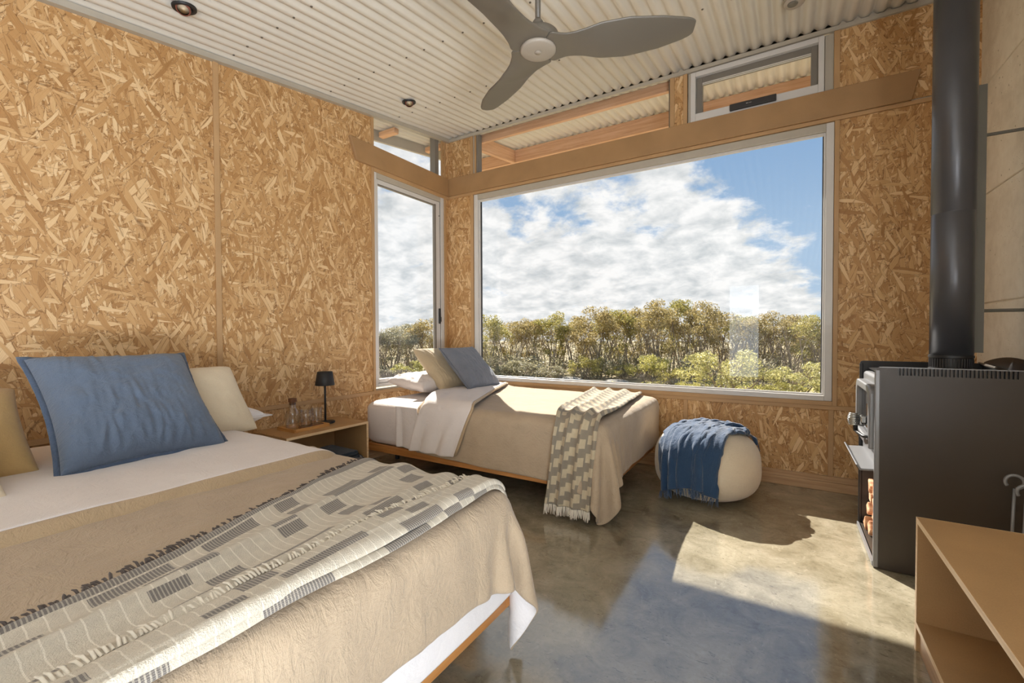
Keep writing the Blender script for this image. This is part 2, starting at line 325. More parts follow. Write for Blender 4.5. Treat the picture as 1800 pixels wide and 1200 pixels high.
# ------------------------------------------------------------------ helpers: meshes and objects
class MB:
    def __init__(self): self.v = []; self.f = []; self.uv = []; self.mi = []
    def face(self, idx, uvs=None, mi=0):
        self.f.append(tuple(idx)); self.mi.append(mi)
        if uvs is None:
            p = [Vector(self.v[i]) for i in idx]; n = (p[1] - p[0]).cross(p[-1] - p[0])
            a = max(range(3), key=lambda i: abs(n[i]))
            ax = ((1, 2), (0, 2), (0, 1))[a]; uvs = [(q[ax[0]], q[ax[1]]) for q in p]
        self.uv.extend(uvs)
    def vs(self, pts): b = len(self.v); self.v.extend(tuple(map(float, p)) for p in pts); return b
    def box(self, a, b, mi=0, swap=False):
        x0, y0, z0 = a; x1, y1, z1 = b
        o = self.vs([(x0, y0, z0), (x1, y0, z0), (x1, y1, z0), (x0, y1, z0), (x0, y0, z1), (x1, y0, z1), (x1, y1, z1), (x0, y1, z1)])
        d = (x1 - x0, y1 - y0, z1 - z0)
        for q in ((0, 3, 2, 1), (4, 5, 6, 7), (0, 1, 5, 4), (1, 2, 6, 5), (2, 3, 7, 6), (3, 0, 4, 7)):
            idx = [o + i for i in q]; p = [self.v[i] for i in idx]
            ax = [i for i in range(3) if max(c[i] for c in p) - min(c[i] for c in p) > 1e-9]
            if len(ax) < 2: ax = [0, 1]
            if swap and d[ax[0]] < d[ax[1]]: ax = ax[::-1]
            self.face(idx, [(c[ax[0]], c[ax[1]]) for c in p], mi)
        return self
    def prism(self, poly, axis, a, b, mi=0):
        """extrude a 2-D polygon along axis (0,1,2) from a to b; poly holds the two other axes in order"""
        def P(p, t): c = [0, 0, 0]; o = [i for i in range(3) if i != axis]; c[o[0]], c[o[1]] = p; c[axis] = t; return c
        n = len(poly); o = self.vs([P(p, a) for p in poly] + [P(p, b) for p in poly])
        ar = sum(poly[i][0] * poly[(i + 1) % n][1] - poly[(i + 1) % n][0] * poly[i][1] for i in range(n))
        flip = (ar > 0) != (axis == 1)
        f0 = list(range(n)); f1 = [n + i for i in range(n)]
        if flip: f0 = f0[::-1]
        else: f1 = f1[::-1]
        self.face([o + i for i in f0], None, mi); self.face([o + i for i in f1], None, mi)
        for i in range(n):
            j = (i + 1) % n; q = [i, j, n + j, n + i]
            if not flip: q = q[::-1]
            self.face([o + k for k in q], None, mi)
        return self
    def tube(self, pts, r, seg=10, cap=True, mi=0):
        pts = [Vector(p) for p in pts]; n = len(pts); rr = r if isinstance(r, (list, tuple)) else [r] * n
        t0 = (pts[1] - pts[0]).normalized(); up = Vector((0, 0, 1)) if abs(t0.z) < .9 else Vector((1, 0, 0))
        u = t0.cross(up).normalized(); rings = []; ln = 0
        for i in range(n):
            t = (pts[min(i + 1, n - 1)] - pts[max(i - 1, 0)]).normalized()
            u = (u - t * u.dot(t)).normalized(); w = t.cross(u)
            if i: ln += (pts[i] - pts[i - 1]).length
            rings.append((self.vs([pts[i] + (u * math.cos(2 * PI * k / seg) + w * math.sin(2 * PI * k / seg)) * rr[i] for k in range(seg)]), ln))
        for i in range(n - 1):
            a, la = rings[i]; b, lb = rings[i + 1]
            for k in range(seg):
                k2 = (k + 1) % seg
                self.face([a + k, a + k2, b + k2, b + k], [(la, k * r0 / seg) for r0 in (.1, .1)] + [(lb, k * .1 / seg)] * 2, mi)
        if cap:
            a = rings[0][0]; b = rings[-1][0]
            self.face([a + k for k in range(seg)][::-1], None, mi); self.face([b + k for k in range(seg)], None, mi)
        return self
    def lathe(self, prof, seg=32, c=(0, 0, 0), R=None, mi=0, ax=1.0, ay=1.0, cap=True):
        """prof: (r, z) from bottom to top; R optional 3x3"""
        rings = []; C = Vector(c)
        for r, z in prof:
            ring = []
            for k in range(seg):
                p = Vector((r * ax * math.cos(2 * PI * k / seg), r * ay * math.sin(2 * PI * k / seg), z))
                ring.append((R @ p if R else p) + C)
            rings.append(self.vs(ring))
        s = 0
        for i in range(len(prof) - 1):
            a, b = rings[i], rings[i + 1]; ds = math.hypot(prof[i + 1][0] - prof[i][0], prof[i + 1][1] - prof[i][1])
            rm = max(prof[i][0], prof[i + 1][0])
            for k in range(seg):
                k2 = (k + 1) % seg
                self.face([a + k, a + k2, b + k2, b + k], [(2 * PI * rm * k / seg, s), (2 * PI * rm * (k + 1) / seg, s), (2 * PI * rm * (k + 1) / seg, s + ds), (2 * PI * rm * k / seg, s + ds)], mi)
            s += ds
        if cap and prof[0][0] > 1e-6: self.face([rings[0] + k for k in range(seg)][::-1], None, mi)
        if cap and prof[-1][0] > 1e-6: self.face([rings[-1] + k for k in range(seg)], None, mi)
        return self
    def grid(self, P, UV=None, mi=0, flip=False):
        """P (n,m,3) numpy"""
        n, m = P.shape[:2]; o = self.vs(P.reshape(-1, 3))
        for i in range(n - 1):
            for j in range(m - 1):
                q = [(i, j), (i + 1, j), (i + 1, j + 1), (i, j + 1)]
                if flip: q = q[::-1]
                self.face([o + a * m + b for a, b in q], [tuple(UV[a, b]) for a, b in q] if UV is not None else None, mi)
        return self
    def build(self, name, mat, parent=None, smooth=False, bevel=0.0, seg=2, sub=0, solid=0.0, weld=0.0):
        me = bpy.data.meshes.new(name); me.from_pydata(self.v, [], self.f)
        lay = me.uv_layers.new(name='uv'); lay.data.foreach_set('uv', np.array(self.uv, dtype=np.float32).ravel())
        mats = mat if isinstance(mat, (list, tuple)) else [mat]
        for q in mats: me.materials.append(q)
        if len(mats) > 1: me.polygons.foreach_set('material_index', self.mi)
        if smooth: me.polygons.foreach_set('use_smooth', [True] * len(me.polygons))
        me.update()
        o = bpy.data.objects.new(name, me); COL.objects.link(o)
        if weld: w = o.modifiers.new('weld', 'WELD'); w.merge_threshold = weld
        if solid: s = o.modifiers.new('solid', 'SOLIDIFY'); s.thickness = abs(solid); s.offset = 0 if solid < 0 else -1
        if bevel:
            b = o.modifiers.new('bevel', 'BEVEL'); b.width = bevel; b.segments = seg; b.limit_method = 'ANGLE'; b.angle_limit = math.radians(40)
        if sub: s = o.modifiers.new('sub', 'SUBSURF'); s.levels = sub; s.render_levels = sub
        if parent: o.parent = parent; o.matrix_parent_inverse = parent.matrix_world.inverted()
        return o

def box(a, b, swap=False): return MB().box(a, b, 0, swap)
def root(name, loc, label=None, cat=None, group=None, kind=None):
    o = bpy.data.objects.new(name, None); COL.objects.link(o); o.location = loc; o.empty_display_size = .1
    o.matrix_world = Matrix.Translation(loc); tag(o, label, cat, group, kind); return o
def tag(o, label=None, cat=None, group=None, kind=None):
    for k, v in (('label', label), ('category', cat), ('group', group), ('kind', kind)):
        if v: o[k] = v
    return o

_rs = np.random.RandomState(3); _perm = _rs.rand(64, 64)
def vnoise(x, y):
    x = np.asarray(x, float); y = np.asarray(y, float); xi = np.floor(x).astype(int); yi = np.floor(y).astype(int)
    fx = x - xi; fy = y - yi; fx = fx * fx * (3 - 2 * fx); fy = fy * fy * (3 - 2 * fy)
    g = lambda a, b: _perm[a % 64, b % 64]
    return (g(xi, yi) * (1 - fx) + g(xi + 1, yi) * fx) * (1 - fy) + (g(xi, yi + 1) * (1 - fx) + g(xi + 1, yi + 1) * fx) * fy - .5
def fbm(x, y, o=3):
    r = 0; a = 1
    for i in range(o): r = r + a * vnoise(x * 2 ** i + 7.3 * i, y * 2 ** i + 3.1 * i); a *= .5
    return r

CZ0, CSL = 3.132, 0.1339                       # ceiling underside at the window wall, and its slope
def ceil_z(y): return CZ0 + CSL * y
XR, YB = 4.09, -6.4                              # concrete wall and rear wall

# ------------------------------------------------------------------ the room
def frame(b, ax, o0, o1, i0, i1, d0, d1):
    """four mitre-free members round an opening: outer rectangle o0..o1, inner i0..i1 in (u, z), depth d0..d1 along axis ax (0: x, 1: y)"""
    def bx(u0, z0, u1, z1):
        b.box((d0, u0, z0), (d1, u1, z1)) if ax == 0 else b.box((u0, d0, z0), (u1, d1, z1))
    bx(o0[0], o0[1], i0[0], o1[1]); bx(i1[0], o0[1], o1[0], o1[1]); bx(i0[0], o0[1], i1[0], i0[1]); bx(i0[0], i1[1], i1[0], o1[1]); return b

def room():
    f = MB(); f.box((-.02, YB - .1, -.12), (XR + .5, .12, 0)); tag(f.build('floor', MT['floor']), 'polished grey brown concrete floor', kind='structure')
    # corrugated ceiling running out under the eaves
    pit, amp = .0797, .0125
    def corr(name, x0, x1, y0, y1, dz, mat, lab, n=12):
        xs = np.linspace(x0, x1, int((x1 - x0) / pit * n) + 1)
        b = MB()
        ph = 2 * PI * (xs - 2.86) / pit
        zz = amp * np.cos(ph) + .0025 * np.cos(2 * ph)
        P = np.zeros((len(xs), 2, 3))
        for j, y in enumerate((y0, y1)): P[:, j, 0] = xs; P[:, j, 1] = y; P[:, j, 2] = ceil_z(y) + dz + zz
        b.grid(P, flip=True); o = b.build(name, mat, smooth=True); tag(o, lab, kind='structure'); return o
    c = corr('ceiling', 0.0, XR + .02, YB, .004, .045, MT['sheet'], 'cream corrugated metal ceiling')
    rp = box((-.6, YB - .3, 0), (XR + .7, 1.2, .04)); rp.v = [(x, y, z + ceil_z(y) + .13) for x, y, z in rp.v]
    tag(rp.build('roof', MT['trim']), 'roof above the ceiling sheets', kind='structure')
    s = MB()
    for y in (-.815, -1.53, -2.24, -2.95):
        for k in range(28):
            x = 2.86 - pit / 2 + (k - 17) * pit * 2
            if .05 < x < XR - .05: s.lathe([(.0, -.006), (.006, -.005), (.0075, 0)], 6, (x, y, ceil_z(y) + .036))
    so = s.build('screw', MT['screw'], c); so['kind'] = 'stuff'
    tag(corr('eave_soffit', -.36, XR + .5, .09, 1.0, .050, MT['sheet'], 'cream corrugated eave soffit outside the high windows'), kind='structure')
    tag(corr('side_soffit', -.36, -.09, -2.2, .09, .050, MT['sheet'], 'cream corrugated eave soffit outside the side window'), kind='structure')
    # angle trims along the ceiling edge
    b = MB(); b.prism([(-.020, CZ0), (-.020, CZ0 + .028), (-.016, CZ0 + .028), (-.016, CZ0 + .004), (.002, CZ0 + .004), (.002, CZ0)], 0, 0.0, XR)
    tag(b.build('trim_1', MT['trim']), 'grey metal angle where the ceiling meets the window wall', kind='structure')
    b = MB(); b.prism([(0, -.002), (.040, -.002), (.040, .032), (.036, .032), (.036, .002), (0, .002)], 1, YB, -.021)
    b.v = [(x, y, z + ceil_z(y)) for x, y, z in b.v]; tag(b.build('trim_2', MT['trim']), 'grey metal angle where the ceiling meets the long panelled wall', kind='structure')

    # ---- long wall on the left: backing with openings, sheets and cover strips
    T = -.09
    wl = root('wall_left', (0, -3, 0), 'long wall of oriented strand board sheets', kind='structure')
    def lb(y0, y1, z0, z1, slope=False):
        q = box((T, y0, z0), (-.004, y1, z1))
        if slope: q.v = [(x, y, (ceil_z(y) + .03) if z > z0 + .01 else z) for x, y, z in q.v]
        return q
    for q in (lb(YB, -1.03, 0, 3, True), lb(-1.03, 0.0, 0, .60), lb(-1.03, 0, 2.55, 2.74)):
        q.build('backing', MT['slab'], wl)
    def lp(y0, y1, z0, z1, slope=False, x1=.002):
        q = box((-.004, y0, z0), (x1, y1, z1))
        if slope: q.v = [(x, y, ceil_z(y) if z > z0 + .01 else z) for x, y, z in q.v]
        q.build('panel', MT['osb'], wl)
    ys = [-6.2, -4.8, -3.547, -2.301, -1.045]
    for a, b_ in zip(ys[:-1], ys[1:]): lp(a + .003, b_ - .003, .575, 3, True)
    lp(-1.045, -1.03, .575, 3, True, .001)
    ys2 = [-6.2, -4.9, -3.5, -1.06, -.02]
    for a, b_ in zip(ys2[:-1], ys2[1:]): lp(a + .002, b_ - .002, .0, .565)
    lp(-.105, -.0, .60, 2.53); lp(-.115, 0, 2.56, 3, True)
    def strip(a, b_, slope=False, m='mdf_edge'):
        q = box(a, b_, True)
        if slope: q.v = [(x, y, ceil_z(y) if z > 2.8 else z) for x, y, z in q.v]
        q.build('batten', MT[m], wl, bevel=.0015, seg=1)
    for y in ys[1:-1]: strip((.002, y - .016, .59), (.014, y + .016, 3), True)
    strip((.002, YB, .563), (.014, -.0, .592))
    strip((-.004, -1.05, .592), (.012, -1.024, 3), True)
    strip((.002, -.075, .592), (.012, -.045, 2.55)); strip((.002, -.12, 2.70), (.014, -.095, 3), True); strip((.002, -.075, 2.70), (.010, -.05, 3), True)
    strip((.002, -1.03, 2.525), (.016, -.0, 2.557))
    # ---- window wall
    wb = root('wall_back', (2, 0, 0), 'window wall of oriented strand board panels', kind='structure')
    for a, b_ in (((-.09, .004, 0), (XR + .5, .09, .60)), ((-.09, .004, .60), (.345, .09, 3.2)), ((3.38, .004, .60), (XR + .5, .09, 3.22)), ((.345, .004, 2.53), (3.38, .09, 2.72)), ((2.31, .004, 2.72), (2.43, .09, 3.2))):
        box(a, b_).build('backing', MT['slab'], wb)
    def bp(x0, x1, z0, z1): box((x0, -.002, z0), (x1, .004, z1)).build('panel', MT['osb'], wb)
    bp(.0, .305, .592, 2.53); bp(.0, .31, 2.56, CZ0); bp(3.405, XR, .592, 2.53); bp(3.405, XR, 2.57, CZ0); bp(2.333, 2.402, 2.72, CZ0)
    bp(.0, 2.414, .105, .563); bp(2.441, 3.362, .105, .563); bp(3.388, XR, .105, .563)
    def bs(x0, x1, z0, z1, t=.014, m='mdf_edge'): box((x0, -t, z0), (x1, .004, z1), True).build('batten', MT[m], wb, bevel=.0015, seg=1)
    bs(0, XR, .563, .592); bs(2.412, 2.443, .105, .563, .012); bs(3.360, 3.390, .105, .563, .012)
    bs(.305, .340, .592, 2.53); bs(3.380, 3.407, .592, 2.53); bs(0.0, XR, 2.53, 2.556, .018); bs(.345, 3.38, .592, .622, .022)
    bs(.305, .335, 2.72, CZ0, .012); bs(.355, .375, 2.72, CZ0, .006); bs(2.300, 2.334, 2.72, CZ0); bs(2.401, 2.432, 2.72, CZ0); bs(3.372, 3.405, 2.72, CZ0)
    # pelmet boards over both windows
    b = MB(); b.prism([(.03, 2.557), (3.771, 2.557), (3.815, 2.738), (.03, 2.738)], 1, -.032, -.002)
    tag(b.build('trim_3', MT['pelmet'], bevel=.002, seg=1), 'long brown board fixed over the picture window', kind='structure')
    b = MB(); b.prism([(-.032, 2.557), (-.032, 2.738), (-1.29, 2.738), (-1.222, 2.557)], 0, .002, .032)
    tag(b.build('trim_4', MT['pelmet'], bevel=.002, seg=1), 'short brown board fixed over the side window', kind='structure')
    b = MB(); b.box((.0, -.020, 0), (XR, .0, .062), swap=True); b.box((.0, -.014, .062), (XR, .0, .104), swap=True)
    tag(b.build('baseboard_back', MT['base'], bevel=.003, seg=1), 'stepped pale timber baseboard under the picture window', kind='structure')
    b = MB(); b.box((0, -6.2, 0), (.018, -.02, .09), swap=True); tag(b.build('baseboard_left', MT['base'], bevel=.003, seg=1), 'pale timber baseboard along the long panelled wall', kind='structure')
    # ---- concrete wall on the right, cast in lifts
    wr = root('wall_right', (XR, -2, 0), 'raw concrete wall cast in lifts beside the stove', kind='structure')
    zz = [0, .625, 1.262, 1.895, 2.535, 3.3]
    for i in range(5):
        q = box((XR, -3.55, zz[i] + .003), (XR + .2, .004, zz[i + 1] - .003)); q.build('panel', MT['conc'], wr, bevel=.006, seg=2)
    box((XR + .012, -3.55, 0), (XR + .22, .0, 3.25)).build('backing', MT['conc'], wr)
    box((XR, -6.4, 2.25), (XR + .2, -3.55, 2.7)).build('backing', MT['slab'], wr); box((XR, YB - .1, 0), (XR + .2, -6.25, 2.5)).build('backing', MT['slab'], wr)
    # ---- rear wall with a glazed door
    wq = root('wall_rear', (2, YB, 0), 'plain rear wall behind the viewpoint', kind='structure')
    for a, b_ in (((-.1, YB - .1, 0), (2.04, YB, 2.6)), ((2.70, YB - .1, 0), (XR + .2, YB, 2.6)), ((2.04, YB - .1, 2.2), (2.7, YB, 2.6))):
        box(a, b_).build('backing', MT['slab'], wq)
    d = root('added_fill_door', (XR + .1, -4.9, 0), 'added wide glazed opening in the right wall, unseen, for fill light', kind='structure')  # added, out of view: an opening for the two fill lamps
    b = MB()
    for a, b_ in (((XR + .08, -6.25, 0), (XR + .14, -6.19, 2.25)), ((XR + .08, -3.61, 0), (XR + .14, -3.55, 2.25)), ((XR + .08, -4.93, 0), (XR + .14, -4.87, 2.25)), ((XR + .08, -6.19, 2.19), (XR + .14, -4.93, 2.25)), ((XR + .08, -4.87, 2.19), (XR + .14, -3.61, 2.25)), ((XR + .08, -6.19, 0), (XR + .14, -4.93, .06)), ((XR + .08, -4.87, 0), (XR + .14, -3.61, .06))): b.box(a, b_)
    b.build('door_frame', MT['alu'], d)
    for y in (-6.19, -4.87): box((XR + .107, y, .06), (XR + .113, y + 1.26, 2.19)).build('pane', MT['glass'], d)
    d = root('door_1', (2.37, YB, 0), 'glazed door in the rear wall', kind='structure')
    b = MB()
    for a, b_ in (((2.04, YB - .06, 0), (2.10, YB - .02, 2.2)), ((2.64, YB - .06, 0), (2.70, YB - .02, 2.2)), ((2.10, YB - .06, 2.12), (2.64, YB - .02, 2.2)), ((2.10, YB - .06, 0), (2.64, YB - .02, .10))): b.box(a, b_)
    b.build('door_frame', MT['alu'], d); box((2.10, YB - .045, .10), (2.64, YB - .039, 2.12)).build('pane', MT['glass'], d)
room()

def windows():
    # picture window
    w = root('window_1', (1.86, .03, .62), 'big fixed picture window over the second bed', kind='structure')
    X0, X1, Z0, Z1 = .345, 3.378, .622, 2.527
    y0, y1 = -.006, .075
    for n, a, b in (('jamb', (X0, y0, Z0), (X0 + .047, y1, Z1)), ('jamb', (X1 - .045, y0, Z0), (X1, y1, Z1)), ('head_rail', (X0 + .047, y0, Z1 - .055), (X1 - .045, y1, Z1)), ('sill_rail', (X0 + .047, y0 - .012, Z0), (X1 - .045, y1, Z0 + .036))):
        box(a, b).build(n, MT['alu'] if n != 'head_rail' else MT['trim'], w, bevel=.003)  # head rail gets a darker grey: its shade is put into the colour
    g = MB(); xi0, xi1, zi0, zi1 = X0 + .047, X1 - .045, Z0 + .036, Z1 - .055
    frame(g, 1, (xi0, zi0), (xi1, zi1), (xi0 + .014, zi0 + .012), (xi1 - .012, zi1 - .02), .012, .03)
    g.build('glazing_bead', MT['alu'], w, bevel=.002)
    g = MB()
    for a, b in (((xi0 + .014, .03, zi0), (xi0 + .022, .045, zi1)), ((xi1 - .018, .03, zi0), (xi1 - .012, .045, zi1))): g.box(a, b)
    g.build('seal', MT['seal'], w)
    box((xi0, .034, zi0), (xi1, .040, zi1)).build('pane', MT['glass'], w)
    # side window
    w = root('window_2', (-.03, -.55, .62), 'narrow tall side window beside the pillows', kind='structure')
    Y0, Y1 = -1.022, -.078
    for n, a, b in (('jamb', (-.075, Y0, Z0), (.004, Y0 + .03, Z1)), ('jamb', (-.075, Y1 - .05, Z0), (.004, Y1, Z1)), ('head_rail', (-.075, Y0 + .03, Z1 - .05), (.004, Y1 - .05, Z1)), ('sill_rail', (-.075, Y0 + .03, Z0), (.008, Y1 - .05, Z0 + .03))):
        box(a, b).build(n, MT['alu'] if n != 'head_rail' else MT['trim'], w, bevel=.003)  # same darker head rail, shade carried by the colour
    s = MB(); ya, yb, za, zb = Y0 + .032, Y1 - .052, Z0 + .032, Z1 - .052
    frame(s, 0, (ya, za), (yb, zb), (ya + .022, za + .035), (yb - .065, zb - .04), -.055, -.008)
    sa = s.build('sash', MT['alu'], w, bevel=.003)
    g = MB()
    for a, b in (((-.03, yb - .085, za + .03), (-.006, yb - .064, zb - .035)), ((-.03, ya + .02, zb - .052), (-.008, yb - .06, zb - .040)), ((-.03, yb - .002, za), (-.002, yb + .004, zb))): g.box(a, b)
    g.build('seal', MT['alu_dark'], w)
    box((-.036, ya + .02, za + .03), (-.030, yb - .065, zb - .035)).build('pane', MT['glass'], w)
    h = MB(); h.box((-.004, yb - .034, 1.20), (.010, yb - .012, 1.36)); h.box((.010, yb - .030, 1.22), (.024, yb - .016, 1.27)); h.build('handle', MT['seal'], sa, bevel=.004)
    h = MB(); h.lathe([(0, -.006), (.008, -.004), (.008, 0)], 8, (-.0, yb - .02, 2.33)); h.build('screw', MT['seal'], sa)
    # high fixed light over the picture window
    w = root('window_3', (1.3, .03, 2.74), 'long fixed high window under the ceiling', kind='structure')
    f = MB()
    for a, b in (((.378, .0, 2.70), (.395, .07, CZ0 + .02)), ((2.285, .02, 2.70), (2.30, .07, CZ0 + .02)), ((.395, .02, 2.68), (2.285, .07, 2.735)), ((.345, .01, 2.70), (.356, .07, CZ0 + .02))): f.box(a, b)
    f.build('window_frame', MT['alu_dark'], w); box((.39, .04, 2.70), (2.29, .046, CZ0 + .03)).build('pane', MT['glass'], w)
    # awning light
    w = root('window_4', (2.9, .02, 2.76), 'grey framed awning window high beside the flue', kind='structure')
    a0, a1, c0, c1 = 2.436, 3.372, 2.70, CZ0 - .002
    for n, a, b in (('jamb', (a0, .0, c0), (a0 + .022, .07, c1)), ('jamb', (3.322, .004, c0), (a1, .07, c1))): box(a, b).build(n, MT['trim'], w, bevel=.002)
    f = MB(); p0, p1, q0, q1 = 2.456, 3.318, 2.772, 3.126
    frame(f, 1, (p0, q0 - .06), (p1, q1), (p0 + .036, q0 + .032), (p1 - .034, q1 - .036), -.012, .06)
    f.build('window_frame', MT['alu'], w, bevel=.003)
    sh = MB()
    sh.box((p0 + .036, .02, q0 + .032), (p0 + .082, .07, q1 - .036)); sh.box((p1 - .075, .02, q0 + .032), (p1 - .034, .07, q1 - .036)); sh.box((p0 + .082, .02, q1 - .085), (p1 - .075, .07, q1 - .036))
    s = sh.build('sash', MT['alu_dark'], w, bevel=.003)
    t = MB(); t.box((p0 + .082, .016, q1 - .090), (p1 - .075, .022, q1 - .084)); t.box((p0 + .082, .016, q1 - .100), (p1 - .075, .022, q1 - .096)); t.build('glazing_bead', MT['alu'], s)
    box((p0 + .07, .05, q0 + .02), (p1 - .07, .055, q1 - .07)).build('pane', MT['glass'], w)
    k = MB(); k.box((2.735, -.034, 2.755), (3.037, -.012, 2.802)); wd = k.build('winder', MT['seal'], w, bevel=.005)
    k = MB(); k.box((2.845, -.0352, 2.780), (2.858, -.034, 2.784)); k.box((2.862, -.0352, 2.781), (2.880, -.034, 2.783)); k.build('badge', MT['alu'], wd)
    # side high light
    w = root('window_5', (-.03, -.5, 2.74), 'small fixed high window over the side window', kind='structure')
    f = MB(); f.box((-.07, -.205, 2.70), (-.002, -.15, CZ0)); f.box((-.07, -1.03, 2.68), (-.02, -.15, 2.74)); f.box((-.07, -1.03, 2.7), (-.02, -1.018, 3.0)); f.build('window_frame', MT['alu_dark'], w)
    q = box((-.045, -1.02, 2.70), (-.039, -.2, 3.0)); q.v = [(x, y, ceil_z(y) + .03 if z > 2.8 else z) for x, y, z in q.v]; q.build('pane', MT['glass'], w)
windows()

def eaves():
    def beam(name, a, b, lab, m='beam', slope=0):
        q = box(a, b, True)
        if slope: q.v = [(x, y, z + CSL * (y - slope)) for x, y, z in q.v]
        tag(q.build(name, MT[m], bevel=.004, seg=1), lab, kind='structure')
    zs = ceil_z(.85) + .033
    beam('eave_beam', (-.36, .83, zs - .15), (XR + .5, .875, zs - .002), 'outer timber eave beam beyond the high windows')
    beam('eave_beam', (.36, .095, ceil_z(.1) - .055), (XR + .5, .135, ceil_z(.1) + .03), 'inner timber beam close behind the high window glass')
    beam('rafter', (.30, .135, ceil_z(.135) - .12), (.345, .83, ceil_z(.135) + .03), 'timber rafter crossing the eave at the corner', slope=.135)
    beam('eave_beam', (-.31, -.68, ceil_z(-.6) - .03), (-.095, -.62, ceil_z(-.6) + .02), 'short timber outrigger under the side eave')
    beam('eave_beam', (-.31, -.02, ceil_z(0) - .03), (-.095, .04, ceil_z(0) + .02), 'timber outrigger under the side eave at the corner')
    q = box((-.36, -2.2, -.05), (-.33, 1.0, .05)); q.v = [(x, y, z + ceil_z(y) + .0) for x, y, z in q.v]
    tag(q.build('fascia', MT['trim']), 'grey metal fascia of the side eave', kind='structure')
    q = box((-.36, .985, -.06), (XR + .5, 1.01, .06)); q.v = [(x, y, z + ceil_z(1.) + .05) for x, y, z in q.v]
    tag(q.build('fascia', MT['trim']), 'grey metal fascia of the front eave', kind='structure')
eaves()

# ------------------------------------------------------------------ cloth: a small position-based solver
def rbox(lo, hi, r):
    lo = np.array(lo, float); hi = np.array(hi, float); c = (lo + hi) / 2; e = (hi - lo) / 2 - r
    def f(P):
        q = P - c; a = np.abs(q) - e; m = np.maximum(a, 0); l = np.linalg.norm(m, axis=-1)
        ins = np.minimum(a.max(-1), 0); d = l + ins - r
        n = np.where((l > 1e-9)[..., None], m / np.maximum(l, 1e-9)[..., None], (a == a.max(-1, keepdims=True)).astype(float)) * np.sign(q + 1e-12)
        return d, n
    return f
def ellipsoid(c, R, H, p=2.6):
    c = np.array(c, float)
    def f(P):
        q = P - c; rr = np.hypot(q[..., 0], q[..., 1]) / R; zz = np.abs(q[..., 2]) / H
        g = (rr ** p + zz ** p + 1e-9) ** (1 / p)
        rad = np.linalg.norm(q, axis=-1); d = rad * (1 - 1 / np.maximum(g, .05))
        n = np.empty_like(q); k = rr ** (p - 1) / R
        h = np.maximum(np.hypot(q[..., 0], q[..., 1]), 1e-9)
        n[..., 0] = k * q[..., 0] / h; n[..., 1] = k * q[..., 1] / h; n[..., 2] = zz ** (p - 1) / H * np.sign(q[..., 2])
        n /= np.maximum(np.linalg.norm(n, axis=-1, keepdims=True), 1e-9)
        return d, n
    return f
def cloth(P, h, cols, steps=160, iters=10, fric=.5, pin=None, bend=.12, dt=.018, thick=.012, damp=.98, grav=3.5):
    P = P.copy(); V = np.zeros_like(P); pinP = None if pin is None else P[pin].copy()
    def con(A, B, L, k):
        d = B - A; l = np.sqrt((d * d).sum(-1, keepdims=True)) + 1e-9
        c = d * ((l - L) / l * (.5 * k)); A += c; B -= c
    d2 = h * math.sqrt(2)
    for st in range(steps):
        V[..., 2] -= grav * dt; V *= damp
        Q = P.copy(); P += V * dt
        for it in range(iters):
            for s in (0, 1):
                n = (P.shape[0] - s) // 2 * 2; con(P[s:s + n:2], P[s + 1:s + n:2], h, 1.)
                n = (P.shape[1] - s) // 2 * 2; con(P[:, s:s + n:2], P[:, s + 1:s + n:2], h, 1.)
                n = (P.shape[0] - s) // 2 * 2
                con(P[s:s + n:2, :-1], P[s + 1:s + n:2, 1:], d2, .35); con(P[s:s + n:2, 1:], P[s + 1:s + n:2, :-1], d2, .35)
            if it % 3 == 0:
                for s in range(4):
                    n = (P.shape[0] - s) // 4 * 4
                    if n: con(P[s:s + n:4], P[s + 2:s + n:4], 2 * h, bend)
                    n = (P.shape[1] - s) // 4 * 4
                    if n: con(P[:, s:s + n:4], P[:, s + 2:s + n:4], 2 * h, bend)
            if it % 2 == 1:
                for f in cols:
                    d, nn = f(P); pen = np.maximum(thick - d, 0)[..., None]
                    P += nn * pen
                    if fric: 
                        t = P - Q; t = t - nn * (t * nn).sum(-1, keepdims=True); P -= t * (fric * (pen > 0))
                P[..., 2] = np.maximum(P[..., 2], .012)
                if pin is not None: P[pin] = pinP
        V = (P - Q) / dt
        sp = np.linalg.norm(V, axis=-1, keepdims=True); V *= np.minimum(1, 2.0 / np.maximum(sp, 1e-6))
    return P
def normals(P):
    du = np.gradient(P, axis=0); dv = np.gradient(P, axis=1); n = np.cross(du, dv); return n / np.maximum(np.linalg.norm(n, axis=-1, keepdims=True), 1e-9)
def uvgrid(n, m, h, o=(0, 0)):
    U = np.zeros((n, m, 2)); U[..., 0] = (np.arange(n) * h)[:, None] + o[0]; U[..., 1] = (np.arange(m) * h)[None] + o[1]; return U

